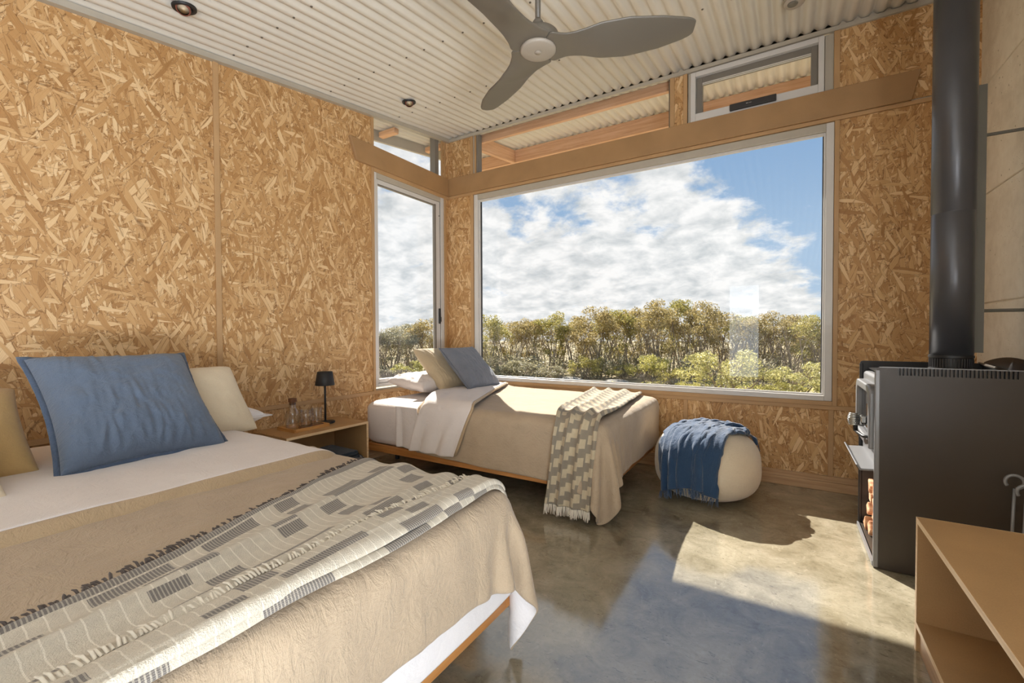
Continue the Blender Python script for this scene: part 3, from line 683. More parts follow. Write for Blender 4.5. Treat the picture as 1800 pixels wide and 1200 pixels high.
# ------------------------------------------------------------------ beds
def rounded_slab(lo, hi, r, n=6):
    """soft box: stacked rounded-rectangle rings with a rounded top and bottom edge"""
    (x0, y0, z0), (x1, y1, z1) = lo, hi; m = MB(); rings = []
    prof = [(r * (1 - math.sin(a)), z0 + r * (1 - math.cos(a))) for a in np.linspace(0, PI / 2, n)] + [(r * (1 - math.cos(a)), z1 - r + r * math.sin(a)) for a in np.linspace(0, PI / 2, n)]
    R = r * 1.6; k = 6
    for ins, z in prof:
        ring = []
        for cx, cy, a0 in ((x1, y1, 0), (x0, y1, PI / 2), (x0, y0, PI), (x1, y0, 1.5 * PI)):
            sx = 1 if cx == x1 else -1; sy = 1 if cy == y1 else -1
            for a in np.linspace(a0, a0 + PI / 2, k):
                ring.append((cx - sx * (ins + R) + R * math.cos(a), cy - sy * (ins + R) + R * math.sin(a), z))
        rings.append(m.vs(ring))
    N_ = 4 * k; s = 0
    for i in range(len(rings) - 1):
        for j in range(N_):
            j2 = (j + 1) % N_; q = [rings[i] + j, rings[i] + j2, rings[i + 1] + j2, rings[i + 1] + j]
            m.face(q, [(m.v[t][0] + m.v[t][1], m.v[t][2]) for t in q])
    m.face([rings[-1] + j for j in range(N_)]); m.face([rings[0] + j for j in range(N_)][::-1]); return m

def bed_base(name, x0, x1, y0, y1, label, legs):
    b = root(name, ((x0 + x1) / 2, (y0 + y1) / 2, 0), label, 'bed')
    z0, z1, t = .172, .228, .03
    for n, a, c in (('rail', (x0, y0, z0), (x1, y0 + t, z1)), ('rail', (x0, y1 - t, z0), (x1, y1, z1)), ('rail', (x1 - t, y0 + t, z0), (x1, y1 - t, z1)), ('rail', (x0, y0 + t, z0), (x0 + t, y1 - t, z1))):
        box(a, c, True).build(n, MT['rail'], b, bevel=.004)
    box((x0 + t, y0 + t, z0 + .012), (x1 - t, y1 - t, z1 - .01)).build('slat_base', MT['mdf'], b)
    for lx, ly in legs:
        MB().lathe([(.016, 0), (.019, .004), (.019, z0 + .012)], 16, (lx, ly, 0)).build('leg', MT['black'], b, smooth=False)
    rounded_slab((x0 + .015, y0 + .012, z1 - .008), (x1 - .02, y1 - .012, .552), .06).build('mattress', MT['sheetw'], b, smooth=True)
    return b

def stair(name, P, mat, label, cat, h, o=(0, 0), solid=.012, sub=1, group=None, micro=.004, fs=14.):
    n, m = P.shape[:2]; nn = normals(P); U = uvgrid(n, m, h, o)
    P = P + nn * (micro * fbm(U[..., 0] * fs, U[..., 1] * fs, 3))[..., None]
    b = MB(); b.grid(P, U); ob = b.build(name, mat, smooth=True, solid=solid, sub=sub)
    if label: tag(ob, label, cat, group)
    return ob

def main_bed():
    bed_base('bed', .27, 2.31, -4.02, -2.48, 'large timber framed bed in front with beige cover', [(.45, -2.75), (2.1, -2.75), (2.1, -3.75), (.45, -3.75)])
    h = .021; x0, y1 = 1.30, -2.46 + .335
    n, m = int((2.31 + .275 - x0) / h), int((y1 + 4.08) / h)
    X = x0 + np.arange(n) * h; Y = y1 - np.arange(m) * h
    P = np.zeros((n, m, 3)); P[..., 0] = X[:, None]; P[..., 1] = Y[None]; P[..., 2] = .60
    P[..., 2] += .004 * fbm(P[..., 0] * 5, P[..., 1] * 5); P[..., 0] += .003 * fbm(P[..., 0] * 6 + 9, P[..., 1] * 9)
    pin = np.zeros((n, m), bool); pin[0] = Y > -9; pin[0] &= (Y < -2.52)
    P = cloth(P, h, [rbox((.27, -4.3, .0), (2.325, -2.478, .565), .055)], 200, 16, .35, pin)
    P = P + normals(P) * -.0
    vs = MB(); Q = np.zeros((60, 8, 3))
    for i, y in enumerate(np.linspace(-4.0, -2.50, 60)):
        zb = .222 + .012 * vnoise(np.array([y * 6]), np.array([.5]))[0]
        for j, t in enumerate(np.linspace(0, 1, 8)): Q[i, j] = (2.318 + .010 * t + .006 * vnoise(np.array([y * 9]), np.array([2.5]))[0], y, .46 + (zb - .46) * t)
    vs.grid(Q, uvgrid(60, 8, .025)); tag(vs.build('valance_sheet', MT['white'], smooth=True, solid=-.004, sub=1), 'white sheet edge hanging between cover and timber rail of the front bed', 'sheet')
    # linen creases: long soft ridges that run down the hanging side
    hang = np.clip((.56 - P[..., 2]) / .25, 0, 1)
    up = -normals(P)
    if up[n // 2, m // 2, 2] < 0: up = -up
    w = fbm(P[..., 1] * 16 + P[..., 0] * 2, P[..., 0] * 2.0 + 5, 3)
    rid = lambda x, y: .5 - np.abs(fbm(x, y, 2))
    P = P + up * (hang * (.020 * w + .022 * rid(P[..., 1] * 9 + P[..., 2] * 3, P[..., 2] * 3.5)) + .008 * fbm(P[..., 0] * 4, P[..., 1] * 4, 2) + .006 * rid(P[..., 0] * 11 + P[..., 1] * 5, P[..., 1] * 9) + .005 * fbm(P[..., 0] * 24, P[..., 1] * 16, 2))[..., None]
    U = uvgrid(n, m, h); b = MB(); b.grid(P, U, flip=True)
    d = b.build('duvet_cover', [MT['beige'], MT['white']], smooth=True, solid=.014, sub=1); d.modifiers['solid'].material_offset = 1
    tag(d, 'beige linen cover spread over the large front bed', 'bedspread')
    # turned-down white sheet with a beige hem
    path = [(-4.08, .586), (-2.60, .588)] + [(-2.60 + .14 * math.sin(a), .448 + .14 * math.cos(a)) for a in np.linspace(.15, PI / 2, 9)] + [(-2.452, .40), (-2.448, .33)]
    seg = []
    for (a, b_), (c, d_) in zip(path[:-1], path[1:]):
        k = max(1, int(math.hypot(c - a, d_ - b_) / .03)); seg += [(a + (c - a) * t / k, b_ + (d_ - b_) * t / k) for t in range(k)]
    seg.append(path[-1]); R = np.array(seg)
    def sheet(xa, xb, name, mat, roll, parent=None, lift=0.0):
        xs = np.linspace(xa, xb, max(4, int((xb - xa) / .025))); P = np.zeros((len(xs), len(R), 3)); U = np.zeros((len(xs), len(R), 2))
        for j, (y, z) in enumerate(R):
            wav = .018 * vnoise(np.array([y * 1.7]), np.array([.3]))[0]
            P[:, j, 0] = xs + wav; P[:, j, 1] = y; P[:, j, 2] = z + lift
            U[:, j, 0] = xs; U[:, j, 1] = j * .03
        if roll:
            t = np.linspace(0, PI, len(xs)); P[:, :, 2] += (-.016 + .016 * np.cos(t))[:, None]; P[:, :, 0] = P[:, :1, 0] * 0 + (xa + .05 * np.linspace(0, 1, len(xs)) ** .8)[:, None] + .018 * vnoise(R[:, 0] * 1.7, R[:, 0] * 0 + .3)[None]
        nz = .010 * fbm(P[..., 0] * 3, P[..., 1] * 6, 3) + .003 * fbm(P[..., 0] * 18, P[..., 1] * 18, 2)
        P[..., 2] += nz * (1 if not roll else .5)
        b = MB(); b.grid(P, U); return b.build(name, mat, parent, smooth=True, solid=.008, sub=1)
    s = sheet(.34, 1.43, 'top_sheet', MT['sheetw'], False, None, .022); tag(s, 'white sheet turned down over the large front bed', 'sheet')
    sheet(1.425, 1.485, 'hem', MT['hem'], True, s, .022)
    return d
main_bed()

def throw_strip(name, path, xl, xr, mat, label, fab_w, pleats, amp, fr_lo, fr_hi, group=None, step=.022, seed=0., fr_mat='fringe', fr_len=.05, side=None, nw=44, parent=None, lift=0.0, u0=0.0):
    """a throw laid along a path in the (y,z) plane; xl/xr give its edges in x along the path"""
    seg = []
    for a, b in zip(path[:-1], path[1:]):
        k = max(1, int(math.dist(a, b) / step)); seg += [tuple(a[i] + (b[i] - a[i]) * t / k for i in range(2)) for t in range(k)]
    seg.append(path[-1]); R = np.array(seg); L = np.concatenate([[0], np.cumsum(np.linalg.norm(np.diff(R, axis=0), axis=1))]); q = L / L[-1]
    T = np.gradient(R, axis=0); T /= np.linalg.norm(T, axis=1, keepdims=True); Nn = np.stack([T[:, 1], -T[:, 0]], 1)
    if Nn[len(R) // 2 if path[0][1] > path[-1][1] else 2].sum() < 0 and Nn[:, 1].mean() < 0: Nn = -Nn
    w = np.linspace(0, 1, nw); P = np.zeros((len(R), nw, 3)); U = np.zeros((len(R), nw, 2))
    for i in range(len(R)):
        a, b = xl(q[i]), xr(q[i])
        ph = 2 * PI * (pleats * w + .35 * vnoise(np.full(nw, q[i] * 4 + seed), w * 2)) + seed
        ed = np.clip(np.minimum(w, 1 - w) / .05, 0, 1); ed = ed * ed * (3 - 2 * ed)
        off = amp * (.5 + .5 * np.sin(ph)) * (.25 + .75 * ed) - .006 * (1 - ed) + .006 * fbm(np.full(nw, L[i] * 9), w * 8 + seed, 2)
        P[i, :, 0] = a + (b - a) * (w + .45 / (2 * PI * pleats) * np.cos(ph)); P[i, :, 1] = R[i, 0] + Nn[i, 0] * off; P[i, :, 2] = R[i, 1] + Nn[i, 1] * off
        U[i, :, 0] = u0 + w * fab_w; U[i, :, 1] = L[i]
    P[:, :, 2] += lift
    m = MB(); m.grid(P, U); o = m.build(name, mat, parent, smooth=True, solid=-.007, sub=1)
    if label: tag(o, label, 'throw', group)
    rnd = random.Random(5); f = MB()
    for flag, i in ((fr_lo, 0), (fr_hi, len(R) - 1)):
        if not flag: continue
        s = 1 if i else -1
        for k in range(90):
            t = (k + rnd.random()) / 90 * (nw - 1); j = min(int(t), nw - 2); p = Vector(P[i, j] * (1 - t + j) + P[i, j + 1] * (t - j))
            d = Vector((0, T[i, 0] * s, T[i, 1] * s)); e = Vector((rnd.uniform(-.008, .008), rnd.uniform(-.006, .006), 0)); ln = fr_len * rnd.uniform(.75, 1.1)
            f.tube([p, p + d * ln * .5 + e * .4, p + d * ln + e], [.0028, .0026, .0012], 4, False)
    if side is not None:
        for i in range(0, len(R) - 1):
            for k in range(3):
                p = Vector(P[i, side] + (P[i + 1, side] - P[i, side]) * (k / 3.)); sx = -1 if side == 0 else 1
                q2 = p + Vector((sx * rnd.uniform(.012, .024), rnd.uniform(-.014, .004), rnd.uniform(-.002, .008)))
                if rnd.random() < .85: f.tube([p + Vector((0, 0, .006)), (p + q2) / 2 + Vector((0, 0, .012)), q2 + Vector((0, 0, .009))], [.003, .0032, .0015], 4, False)
    if f.v:
        fo = f.build('fringe', MT[fr_mat], o, smooth=True); fo['kind'] = 'stuff'
    return o
arc = lambda cy, cz, r, a0, a1, n=8: [(cy + r * math.sin(a), cz + r * math.cos(a)) for a in np.linspace(a0, a1, n)]
_t = throw_strip('throw', [(-4.06, .594), (-2.62, .596)] + arc(-2.60, .46, .137, .1, 1.15, 8), lambda q: 2.03 - .33 * q + .05 * math.sin(q * 5), lambda q: 2.335 - .03 * q, MT['throw_a'],
            'cream woven throw with scattered grey rectangles across the large front bed', .62, 3.0, .020, False, False, seed=1.3, fr_mat='fringe_dark', side=0, nw=52)
throw_strip('folded_edge', [(-4.06, .594), (-2.62, .596)] + arc(-2.60, .46, .137, .1, .9, 8), lambda q: 2.235 - .075 * q + .012 * math.sin(q * 9), lambda q: 2.345 - .03 * q, MT['throw_a'],
            None, .14, .5, .014, False, False, seed=.2, side=0, nw=14, parent=_t, lift=.016, u0=.30)

def small_bed():
    bed_base('bed', .17, 2.215, -1.335, -.14, 'timber framed bed under the picture window', [(.20, -.96), (2.0, -.5), (2.0, -1.0), (.2, -.4)])
    h = .021; x0, yn = .80, -1.335 - .325
    n, m = int((2.215 + .36 - x0) / h), int((-.06 - yn) / h)
    X = x0 + np.arange(n) * h; Y = yn + np.arange(m) * h
    P = np.zeros((n, m, 3)); P[..., 0] = X[:, None]; P[..., 1] = Y[None]; P[..., 2] = .605
    P[..., 2] += .004 * fbm(P[..., 0] * 5, P[..., 1] * 5)
    pin = np.zeros((n, m), bool); pin[0, Y > -1.27] = True
    P = cloth(P, h, [rbox((.0, -1.342, .0), (2.232, -.02, .570), .06)], 200, 16, .35, pin)
    up = normals(P)
    if up[n // 2, m // 2, 2] < 0: up = -up
    hang = np.clip((.56 - P[..., 2]) / .25, 0, 1)
    P = P + up * (hang * .012 * fbm(P[..., 1] * 12, P[..., 0] * 5, 2) + .008 * fbm(P[..., 0] * 4 + 3, P[..., 1] * 4, 2) + .004 * fbm(P[..., 0] * 18, P[..., 1] * 18, 2))[..., None]
    U = uvgrid(n, m, h); b = MB(); b.grid(P, U)
    d = b.build('duvet_cover', MT['beige'], smooth=True, solid=.014, sub=1); tag(d, 'beige linen cover hanging over the bed under the picture window', 'bedspread')
    # turned-down sheet: diagonal on top, hanging on the near side
    path = [(-.10, .592), (-1.255, .600)] + arc(-1.262, .505, .095, -.05, -1.5, 8)[1:] + [(-1.362, .45), (-1.366, .245)]
    seg = []
    for a, c in zip(path[:-1], path[1:]):
        k = max(1, int(math.dist(a, c) / .025)); seg += [(a[0] + (c[0] - a[0]) * t / k, a[1] + (c[1] - a[1]) * t / k) for t in range(k)]
    seg.append(path[-1]); R = np.array(seg); q = np.linspace(0, 1, len(R)); Ls = np.cumsum(np.r_[0, np.linalg.norm(np.diff(R, axis=0), axis=1)]); q = Ls / Ls[-1]
    def xl(t): return np.interp(t, [0, .5, .78, 1], [.40, .55, .86, .765])
    def xr(t): return np.interp(t, [0, .3, .6, .80, 1], [.80, .96, 1.16, 1.30, 1.165])
    nw = 30; w = np.linspace(0, 1, nw); P = np.zeros((len(R), nw, 3)); U = np.zeros((len(R), nw, 2))
    for i in range(len(R)):
        P[i, :, 0] = xl(q[i]) + (xr(q[i]) - xl(q[i])) * w; hg = np.clip((.54 - R[i, 1]) / .2, 0, 1)
        off = .010 * fbm(w * 7, np.full(nw, Ls[i] * 3), 2) + hg * .012 * np.sin(w * 17 + 1.5 * q[i])
        P[i, :, 1] = R[i, 0] - hg * (off + .012); P[i, :, 2] = R[i, 1] + (1 - hg) * off + .02 * (1 - hg) * np.interp(w, [0, .1, 1], [.2, 1, 1]); U[i, :, 0] = P[i, :, 0]; U[i, :, 1] = Ls[i]
    b = MB(); b.grid(P, U, flip=True); s = b.build('top_sheet', MT['sheetw'], smooth=True, solid=.010, sub=1); tag(s, 'white sheet turned down over the bed under the picture window', 'sheet')
    E_ = [Vector(P[i, nw - 1]) + Vector((.004, -.002, -.006)) for i in range(0, len(R), 2)]
    hm = MB(); hm.tube(E_, .011, 8); hm.build('hem', MT['hem'], s, smooth=True)
    # loose under sheet hanging in folds beside it
    P2 = np.zeros((16, 26, 3)); U2 = np.zeros((16, 26, 2)); w = np.linspace(0, 1, 26)
    for i, t in enumerate(np.linspace(0, 1, 16)):
        z = .555 - t * .305; P2[i, :, 0] = .60 + .02 * t + (.22 + .04 * t) * w; P2[i, :, 1] = -1.342 - .012 - (.010 + .012 * t) * (1 + np.sin(w * 9 + t * 1.2 + 2.2 * np.sin(w * 5))) * .5; P2[i, :, 2] = z; U2[i, :, 0] = w * .3; U2[i, :, 1] = t * .3
    b = MB(); b.grid(P2, U2, flip=True); b.build('under_sheet', MT['sheetw'], s, smooth=True, solid=.006, sub=1)
small_bed()
_p = [(-.09, .604), (-1.255, .612)] + arc(-1.262, .517, .095, -.05, -1.45, 8)[1:] + [(-1.372, .45), (-1.395, .085)]
throw_strip('throw', _p, lambda q: float(np.interp(q, [0, .6, .72, 1], [1.66, 1.86, 1.93, 1.875])), lambda q: float(np.interp(q, [0, .6, .72, 1], [2.10, 2.20, 2.20, 2.165])), MT['throw_b'],
            'cream throw with grey blocks hanging off the bed under the picture window', .60, 3.2, .026, False, True, seed=.4, fr_len=.055, nw=56)

# ------------------------------------------------------------------ pillows and cushions
def pillow(name, w, h, t, mat, label, cat, corner, ex, ey, flange=0.0, fl_mat=None, seed=0., wr=.008, pinch=.07, bend=0.0, n=34, power=.5, creases=0):
    """corner: bottom-centre point; ex: unit along the width; ey: unit up the pillow"""
    ex = Vector(ex).normalized(); ey = (Vector(ey) - ex * Vector(ey).dot(ex)).normalized(); ez = ex.cross(ey)
    o = root(name, corner, label, cat) if flange else None
    u = np.linspace(-1, 1, n); U_, V_ = np.meshgrid(u, u, indexing='ij')
    X = w / 2 * U_ * (1 - pinch * (1 - U_ ** 2) * 0 - pinch * (1 - V_ ** 2)); Yv = h / 2 * V_ * (1 - pinch * (1 - U_ ** 2))
    base = np.clip((1 - U_ ** 4) * (1 - V_ ** 4), 0, 1) ** power
    m = MB(); C = Vector(corner) + ey * (h / 2)
    sides = []
    for s in (1, -1):
        z = s * t / 2 * base + base * (wr * fbm(U_ * 3.5 + seed, V_ * 3.5 + s * 9, 3) + wr * 1.3 * np.abs(fbm(U_ * 9 + seed, V_ * 2.0 + s * 3, 2)) * np.clip(1.2 - 1.1 * V_, .2, 2))
        z = z + bend * (1 - V_ ** 2) * 1.0
        rq = np.random.RandomState(int(seed * 10) + (s > 0))
        for k in range(creases):
            u0, sl, low = rq.uniform(-.8, .85), rq.uniform(-.22, .22), rq.rand() < .65; ln = rq.uniform(.35, .8); am = rq.uniform(.4, 1.0)
            dd = U_ - u0 - sl * V_ - .03 * np.sin(V_ * 6 + k); along = np.clip((ln - (V_ + 1 if low else 1 - V_)) / .3, 0, 1) * np.clip((V_ + 1.0 if low else 1 - V_) / .12, 0, 1)
            z = z + s * am * wr * .95 * (np.exp(-(dd / .028) ** 2) - .5 * np.exp(-((dd - .055) / .04) ** 2)) * along
        P = np.zeros((n, n, 3))
        for k in range(3): P[..., k] = C[k] + ex[k] * X + ey[k] * Yv + ez[k] * z
        UV = np.stack([X + w * (s < 0) * 1.3, Yv], -1); m.grid(P, UV, flip=(s < 0)); sides.append(P)
    ob = m.build(name if not flange else 'pillow_body', mat, o, smooth=True, weld=.0008, sub=1)
    if not flange: tag(ob, label, cat); return ob
    # flat flange all round
    f = MB(); idx = [(i, 0) for i in range(n)] + [(n - 1, j) for j in range(1, n)] + [(i, n - 1) for i in range(n - 2, -1, -1)] + [(0, j) for j in range(n - 2, 0, -1)]
    A = np.array([sides[0][i, j] for i, j in idx]); Cn = np.array(C)
    O_ = []
    for (i, j), a in zip(idx, A):
        du = (1 if i == n - 1 else -1 if i == 0 else 0); dv = (1 if j == n - 1 else -1 if j == 0 else 0)
        O_.append(a + np.array(ex) * du * flange + np.array(ey) * dv * flange + np.array(ez) * (.006 * fbm(np.array([i * .3]), np.array([j * .3 + seed]))[0]))
    O_ = np.array(O_); I_ = Cn + (A - Cn) * .985
    ring = np.stack([np.vstack([I_, I_[:1]]), np.vstack([O_, O_[:1]])], 1); f.grid(ring, uvgrid(len(idx) + 1, 2, .03))
    f.build('flange', fl_mat or mat, o, smooth=True, solid=-.006); return o

def lean(base, top, yn, yf):
    """cushion on an (x,z) lean line spanning yn..yf: returns corner, ex, ey, length"""
    b = Vector((base[0], (yn + yf) / 2, base[1])); t = Vector((top[0], (yn + yf) / 2, top[1])); return b, (0, 1, 0), t - b, (t - b).length
c, ex, ey, L_ = lean((.955, .600), (.545, 1.00), -3.275, -2.72)
pillow('euro_cushion', .55, L_ * 1.0, .20, MT['blue'], 'blue linen cushion with flat flange leaning on the large front bed', 'cushion', c, (-.02, 1, -.01), ey, .014, MT['piping'], 2.1, .011, .085, 0.0, 72, .5, 16)
c, ex, ey, L_ = lean((.70, .590), (.42, .915), -3.05, -2.45)
pillow('euro_cushion', .56, L_, .17, MT['cream'], 'cream cushion behind the blue cushion on the large front bed', 'cushion', c + Vector((0, .03, 0)), (0, 1, 0), ey, 0, None, 5.2, .008, .05)
c, ex, ey, L_ = lean((.80, .590), (.46, .885), -3.97, -3.20)
pillow('euro_cushion', .62, L_, .16, MT['tan'], 'tan linen cushion standing at the head of the large front bed', 'cushion', c, (0, 1, 0), ey, 0, None, 8.4, .006, .04)
c, ex, ey, L_ = lean((1.10, .600), (.82, .80), -3.86, -3.42)
pillow('cushion', .46, L_ + .06, .15, MT['cream'], 'pale cushion in front of the tan one, cut by the picture edge', 'cushion', c, (0, 1, 0), ey, 0, None, 3.3, .012, .08)
pillow('pillow', .66, .42, .13, MT['white'], 'white pillow lying flat at the wall end of the large front bed', 'pillow', (.60, -2.66, .640), (0, 1, 0), (-1, 0, -.02), .015, MT['white'], 4.1, .012, .06)
pillow('pillow', .70, .46, .15, MT['sheetw'], 'white pillow lying flat under the side window', 'pillow', (.53, -.62, .632), (.04, 1, .0), (-1, 0, .10), 0, None, 6.1, .016, .07, 0.0, 56, .5, 9)
c, ex, ey, L_ = lean((.60, .600), (.255, .955), -.82, -.36)
pillow('cushion', .46, L_, .15, MT['sand'], 'sand coloured square cushion behind the slate blue one under the windows', 'cushion', c, (.02, 1, 0), ey, 0, None, 9.7, .008, .06, 0.0, 56, .5, 6)
c, ex, ey, L_ = lean((.815, .615), (.475, .960), -.71, -.26)
pillow('cushion', .455, L_, .14, MT['slate'], 'slate blue square cushion leaning by the picture window', 'cushion', c, (.05, 1, 0), ey, .008, MT['slate'], 1.7, .010, .05, 0.0, 56, .5, 9)

# ------------------------------------------------------------------ bedside shelf and what stands on it
def bedside():
    x1, ya, yb, z0, z1, t = .405, -2.105, -1.452, .138, .434, .017
    o = root('bedside_shelf', (.2, -1.78, z0), 'wall hung open bedside box of brown board between the beds', 'bedside table')
    box((.014, ya, z1 - t), (x1, yb, z1)).build('top', MT['mdf'], o, bevel=.0015, seg=1)
    box((.014, yb - t, z0), (x1, yb, z1 - t)).build('side_panel', MT['mdf'], o, bevel=.0015, seg=1)
    box((.014, ya, z0), (x1, ya + t, z1 - t)).build('side_panel', MT['mdf'], o, bevel=.0015, seg=1)
    box((.014, ya + t, z0), (x1, yb - t, z0 + t)).build('bottom', MT['mdf'], o, bevel=.0015, seg=1)
    box((.014, ya + t, z0 + t), (.026, yb - t, z1 - t)).build('back_panel', MT['mdf'], o)
    e = MB(); e.box((x1, ya, z1 - t), (x1 + .001, yb, z1)); e.box((x1, yb - t, z0), (x1 + .001, yb, z1 - t)); e.box((x1, ya, z0), (x1 + .001, yb - t, z0 + t)); e.build('edge_band', MT['ply_edge'], o)
    s = MB()
    for k in range(4): s.lathe([(.0035, 0), (.0035, .0008), (0, .001)], 8, (.08 + .085 * k, ya + .009, z1))
    so = s.build('screw', MT['black'], o); so['kind'] = 'stuff'
    z = z1
    l = root('table_lamp', (.2, -1.675, z), 'slim black cordless table lamp on the bedside box', 'lamp')
    b = MB(); pr = [(.0, 0), (.055, 0), (.06, .003), (.06, .014), (.055, .017), (.012, .018), (.009, .024)]
    b.lathe([(.001, 0)] + pr[1:], 40, (.2, -1.675, z), ax=.85, ay=1.25); b.build('lamp_base', MT['black'], l, smooth=False)
    MB().tube([(.2, -1.675, z + .018), (.2, -1.675, z + .33)], .0075, 14).build('stem', MT['black'], l, smooth=True)
    MB().lathe([(.0665, .285), (.068, .288), (.0535, .384), (.050, .386), (.0, .386)], 40, (.2, -1.675, z)).build('lamp_shade', MT['black'], l, smooth=True).data.shade_smooth()
    # tray
    tr = root('tray', (.2, -1.84, z), 'bamboo tray carrying carafe and glasses', 'tray')
    R = Matrix.Rotation(.0, 3, 'Z'); b = MB(); b.box((.10, -1.985, z), (.305, -1.715, z + .006), swap=True); b.build('tray_base', MT['bamboo'], tr)
    for a, c in (((.10, -1.985, z + .006), (.305, -1.975, z + .022)), ((.10, -1.725, z + .006), (.305, -1.715, z + .022)), ((.10, -1.975, z + .006), (.110, -1.725, z + .022)), ((.295, -1.975, z + .006), (.305, -1.725, z + .022))):
        box(a, c, True).build('rim', MT['bamboo'], tr, bevel=.002)
    zt = z + .006
    for y, x, nm in ((-1.862, .245, 'left hand glass'), (-1.772, .235, 'glass nearer the lamp')):
        cst = MB().lathe([(.001, 0), (.045, 0), (.047, .003), (.047, .012), (.045, .015), (.0, .015)], 32, (x, y, zt)); tag(cst.build('coaster', MT['walnut'], smooth=False, bevel=.001), 'dark round wooden coaster under the ' + ('glass next to the carafe' if y < -1.8 else 'glass nearest the black lamp'), 'coaster', 'coasters on the bamboo tray')
        g = MB().lathe([(.001, .003), (.031, .003), (.033, .006), (.035, .115), (.0365, .116), (.0375, .115), (.036, .006), (.034, .0), (.001, .0)], 32, (x, y, zt + .0155))
        tag(g.build('tumbler', MT['clear'], smooth=True), 'clear glass tumbler ' + ('next to the carafe' if y < -1.8 else 'nearest the black lamp'), 'glass', 'tumblers on the bamboo tray')
    cf = root('carafe', (.2, -1.945, zt), 'clear glass carafe with a wooden stopper on the tray', 'carafe')
    pr = [(.001, 0), (.040, 0), (.044, .004), (.044, .105), (.040, .125), (.026, .145), (.021, .165), (.024, .185)]
    cg = MB().lathe(pr + [(.022, .185), (.019, .165), (.024, .145), (.038, .124), (.042, .104), (.042, .006), (.038, .003), (.001, .003)], 36, (.2, -1.932, zt)); cg.build('bottle', MT['clear'], cf, smooth=True)
    MB().lathe([(.0, .168), (.018, .168), (.018, .188), (.027, .189), (.027, .212), (.025, .214), (.0, .214)], 28, (.2, -1.932, zt)).build('stopper', MT['walnut'], cf, smooth=False)
    # folded navy blanket on the lower board
    nb = MB(); P = []
    nv = root('blanket', (.24, -1.62, z0 + t), 'folded dark navy blanket inside the bedside box', 'blanket')
    for k, (zz, dx) in enumerate(((0, 0), (.024, -.012), (.048, .006))):
        q = rounded_slab((.06 + dx, -1.83, z0 + t + zz), (.385 + dx, -1.485, z0 + t + zz + .025), .011, 4)
        q.v = [(x + .006 * vnoise(np.array([x * 9]), np.array([y * 9 + k]))[0], y + .012 * vnoise(np.array([x * 7 + k]), np.array([y * 5]))[0] - .02 * k, zc + (.010 * vnoise(np.array([x * 14]), np.array([y * 14 + k]))[0] if zz > .04 else 0)) for x, y, zc in q.v]
        q.build('fold', MT['navy_dark'], nv, smooth=True)
bedside()

# ------------------------------------------------------------------ pouffe with navy throw
def pouffe():
    c = (2.645, -.475); R, H = .335, .455
    prof = []
    for a in np.linspace(-PI / 2, PI / 2, 30):
        ca, sa = math.cos(a), math.sin(a); p = 2.7
        r = R * abs(ca) ** (2 / (p if a > 0 else 3.6)); zz = H / 2 * (1 + math.copysign(abs(sa) ** (2 / p), sa)); r = max(r, .0005)
        prof.append((r * (1.0 - .05 * (zz / H - .45)), zz))
    b = MB().lathe(prof, 56, (c[0], c[1], .0)); 
    b.v = [(x, y, max(z, .001)) for x, y, z in b.v]
    o = root('pouffe', (c[0], c[1], 0), 'round cream boucle pouffe below the picture window', 'pouffe'); b.build('body', MT['boucle'], o, smooth=True)
    # navy throw, bunched before it drops
    h = .0155; n, m = 58, 56; fr = .37
    a0 = math.radians(-95); e1 = np.array([math.cos(a0), math.sin(a0)]); e2 = np.array([-e1[1], e1[0]]); e3 = np.array([.80, .60])
    s = (np.arange(n) - n * fr) * h; t = (np.arange(m) - m * .5) * h
    Sg, Tg = np.meshgrid(s, t, indexing='ij'); P = np.zeros((n, m, 3)); comp = .44
    zf = .04 * (1 + np.sin(Tg * 2 * PI / .13 + .8 + Sg * 2.5))
    ctr = np.array([c[0] - .035, c[1] - .02]); sp_, sm_ = np.maximum(Sg, 0), np.maximum(-Sg, 0)
    for q in (0, 1): P[..., q] = ctr[q] + e1[q] * (sp_ - .25 * sm_) + e3[q] * sm_ * .92 + e2[q] * Tg * comp
    P[..., 2] = H + .03 + zf + .05 * np.exp(-(Sg / .06) ** 2)
    P = cloth(P, h, [ellipsoid((c[0], c[1], H / 2), R + .002, H / 2 + .002, 2.7)], 120, 8, .75, None, .05, .016, .012)
    up = normals(P)
    if up[n // 2, m // 2, 2] < 0: up = -up
    U = uvgrid(n, m, h)
    P = P + up * (.006 + .006 * np.abs(fbm(U[..., 0] * 22, U[..., 1] * 10, 2)))[..., None]
    b = MB(); b.grid(P, U); ob = b.build('throw', MT['navy'], smooth=True, solid=-.008, sub=1); tag(ob, 'navy blue wool throw crumpled over the cream pouffe', 'throw')
    f = MB(); rnd = random.Random(11)
    for i in (n - 1, 0):
        sg = 1 if i else -1
        for k in range(150):
            tt = rnd.random() * (m - 1.01); j = int(tt); p = Vector(P[i, j] + (P[i, j + 1] - P[i, j]) * (tt - j)); dd = Vector(P[i, j] - P[i - sg * 2, j]).normalized()
            e = Vector((rnd.uniform(-.008, .008), rnd.uniform(-.008, .002), -.006)); ln = rnd.uniform(.028, .05); out = Vector((p.x - c[0], p.y - c[1], 0)).normalized() * .004
            f.tube([p + out, p + dd * ln * .5 + e * .5 + out, p + dd * ln + e + out], [.0022, .002, .001], 4, False)
    fo = f.build('fringe', MT['navy'], ob, smooth=True); fo['kind'] = 'stuff'
pouffe()

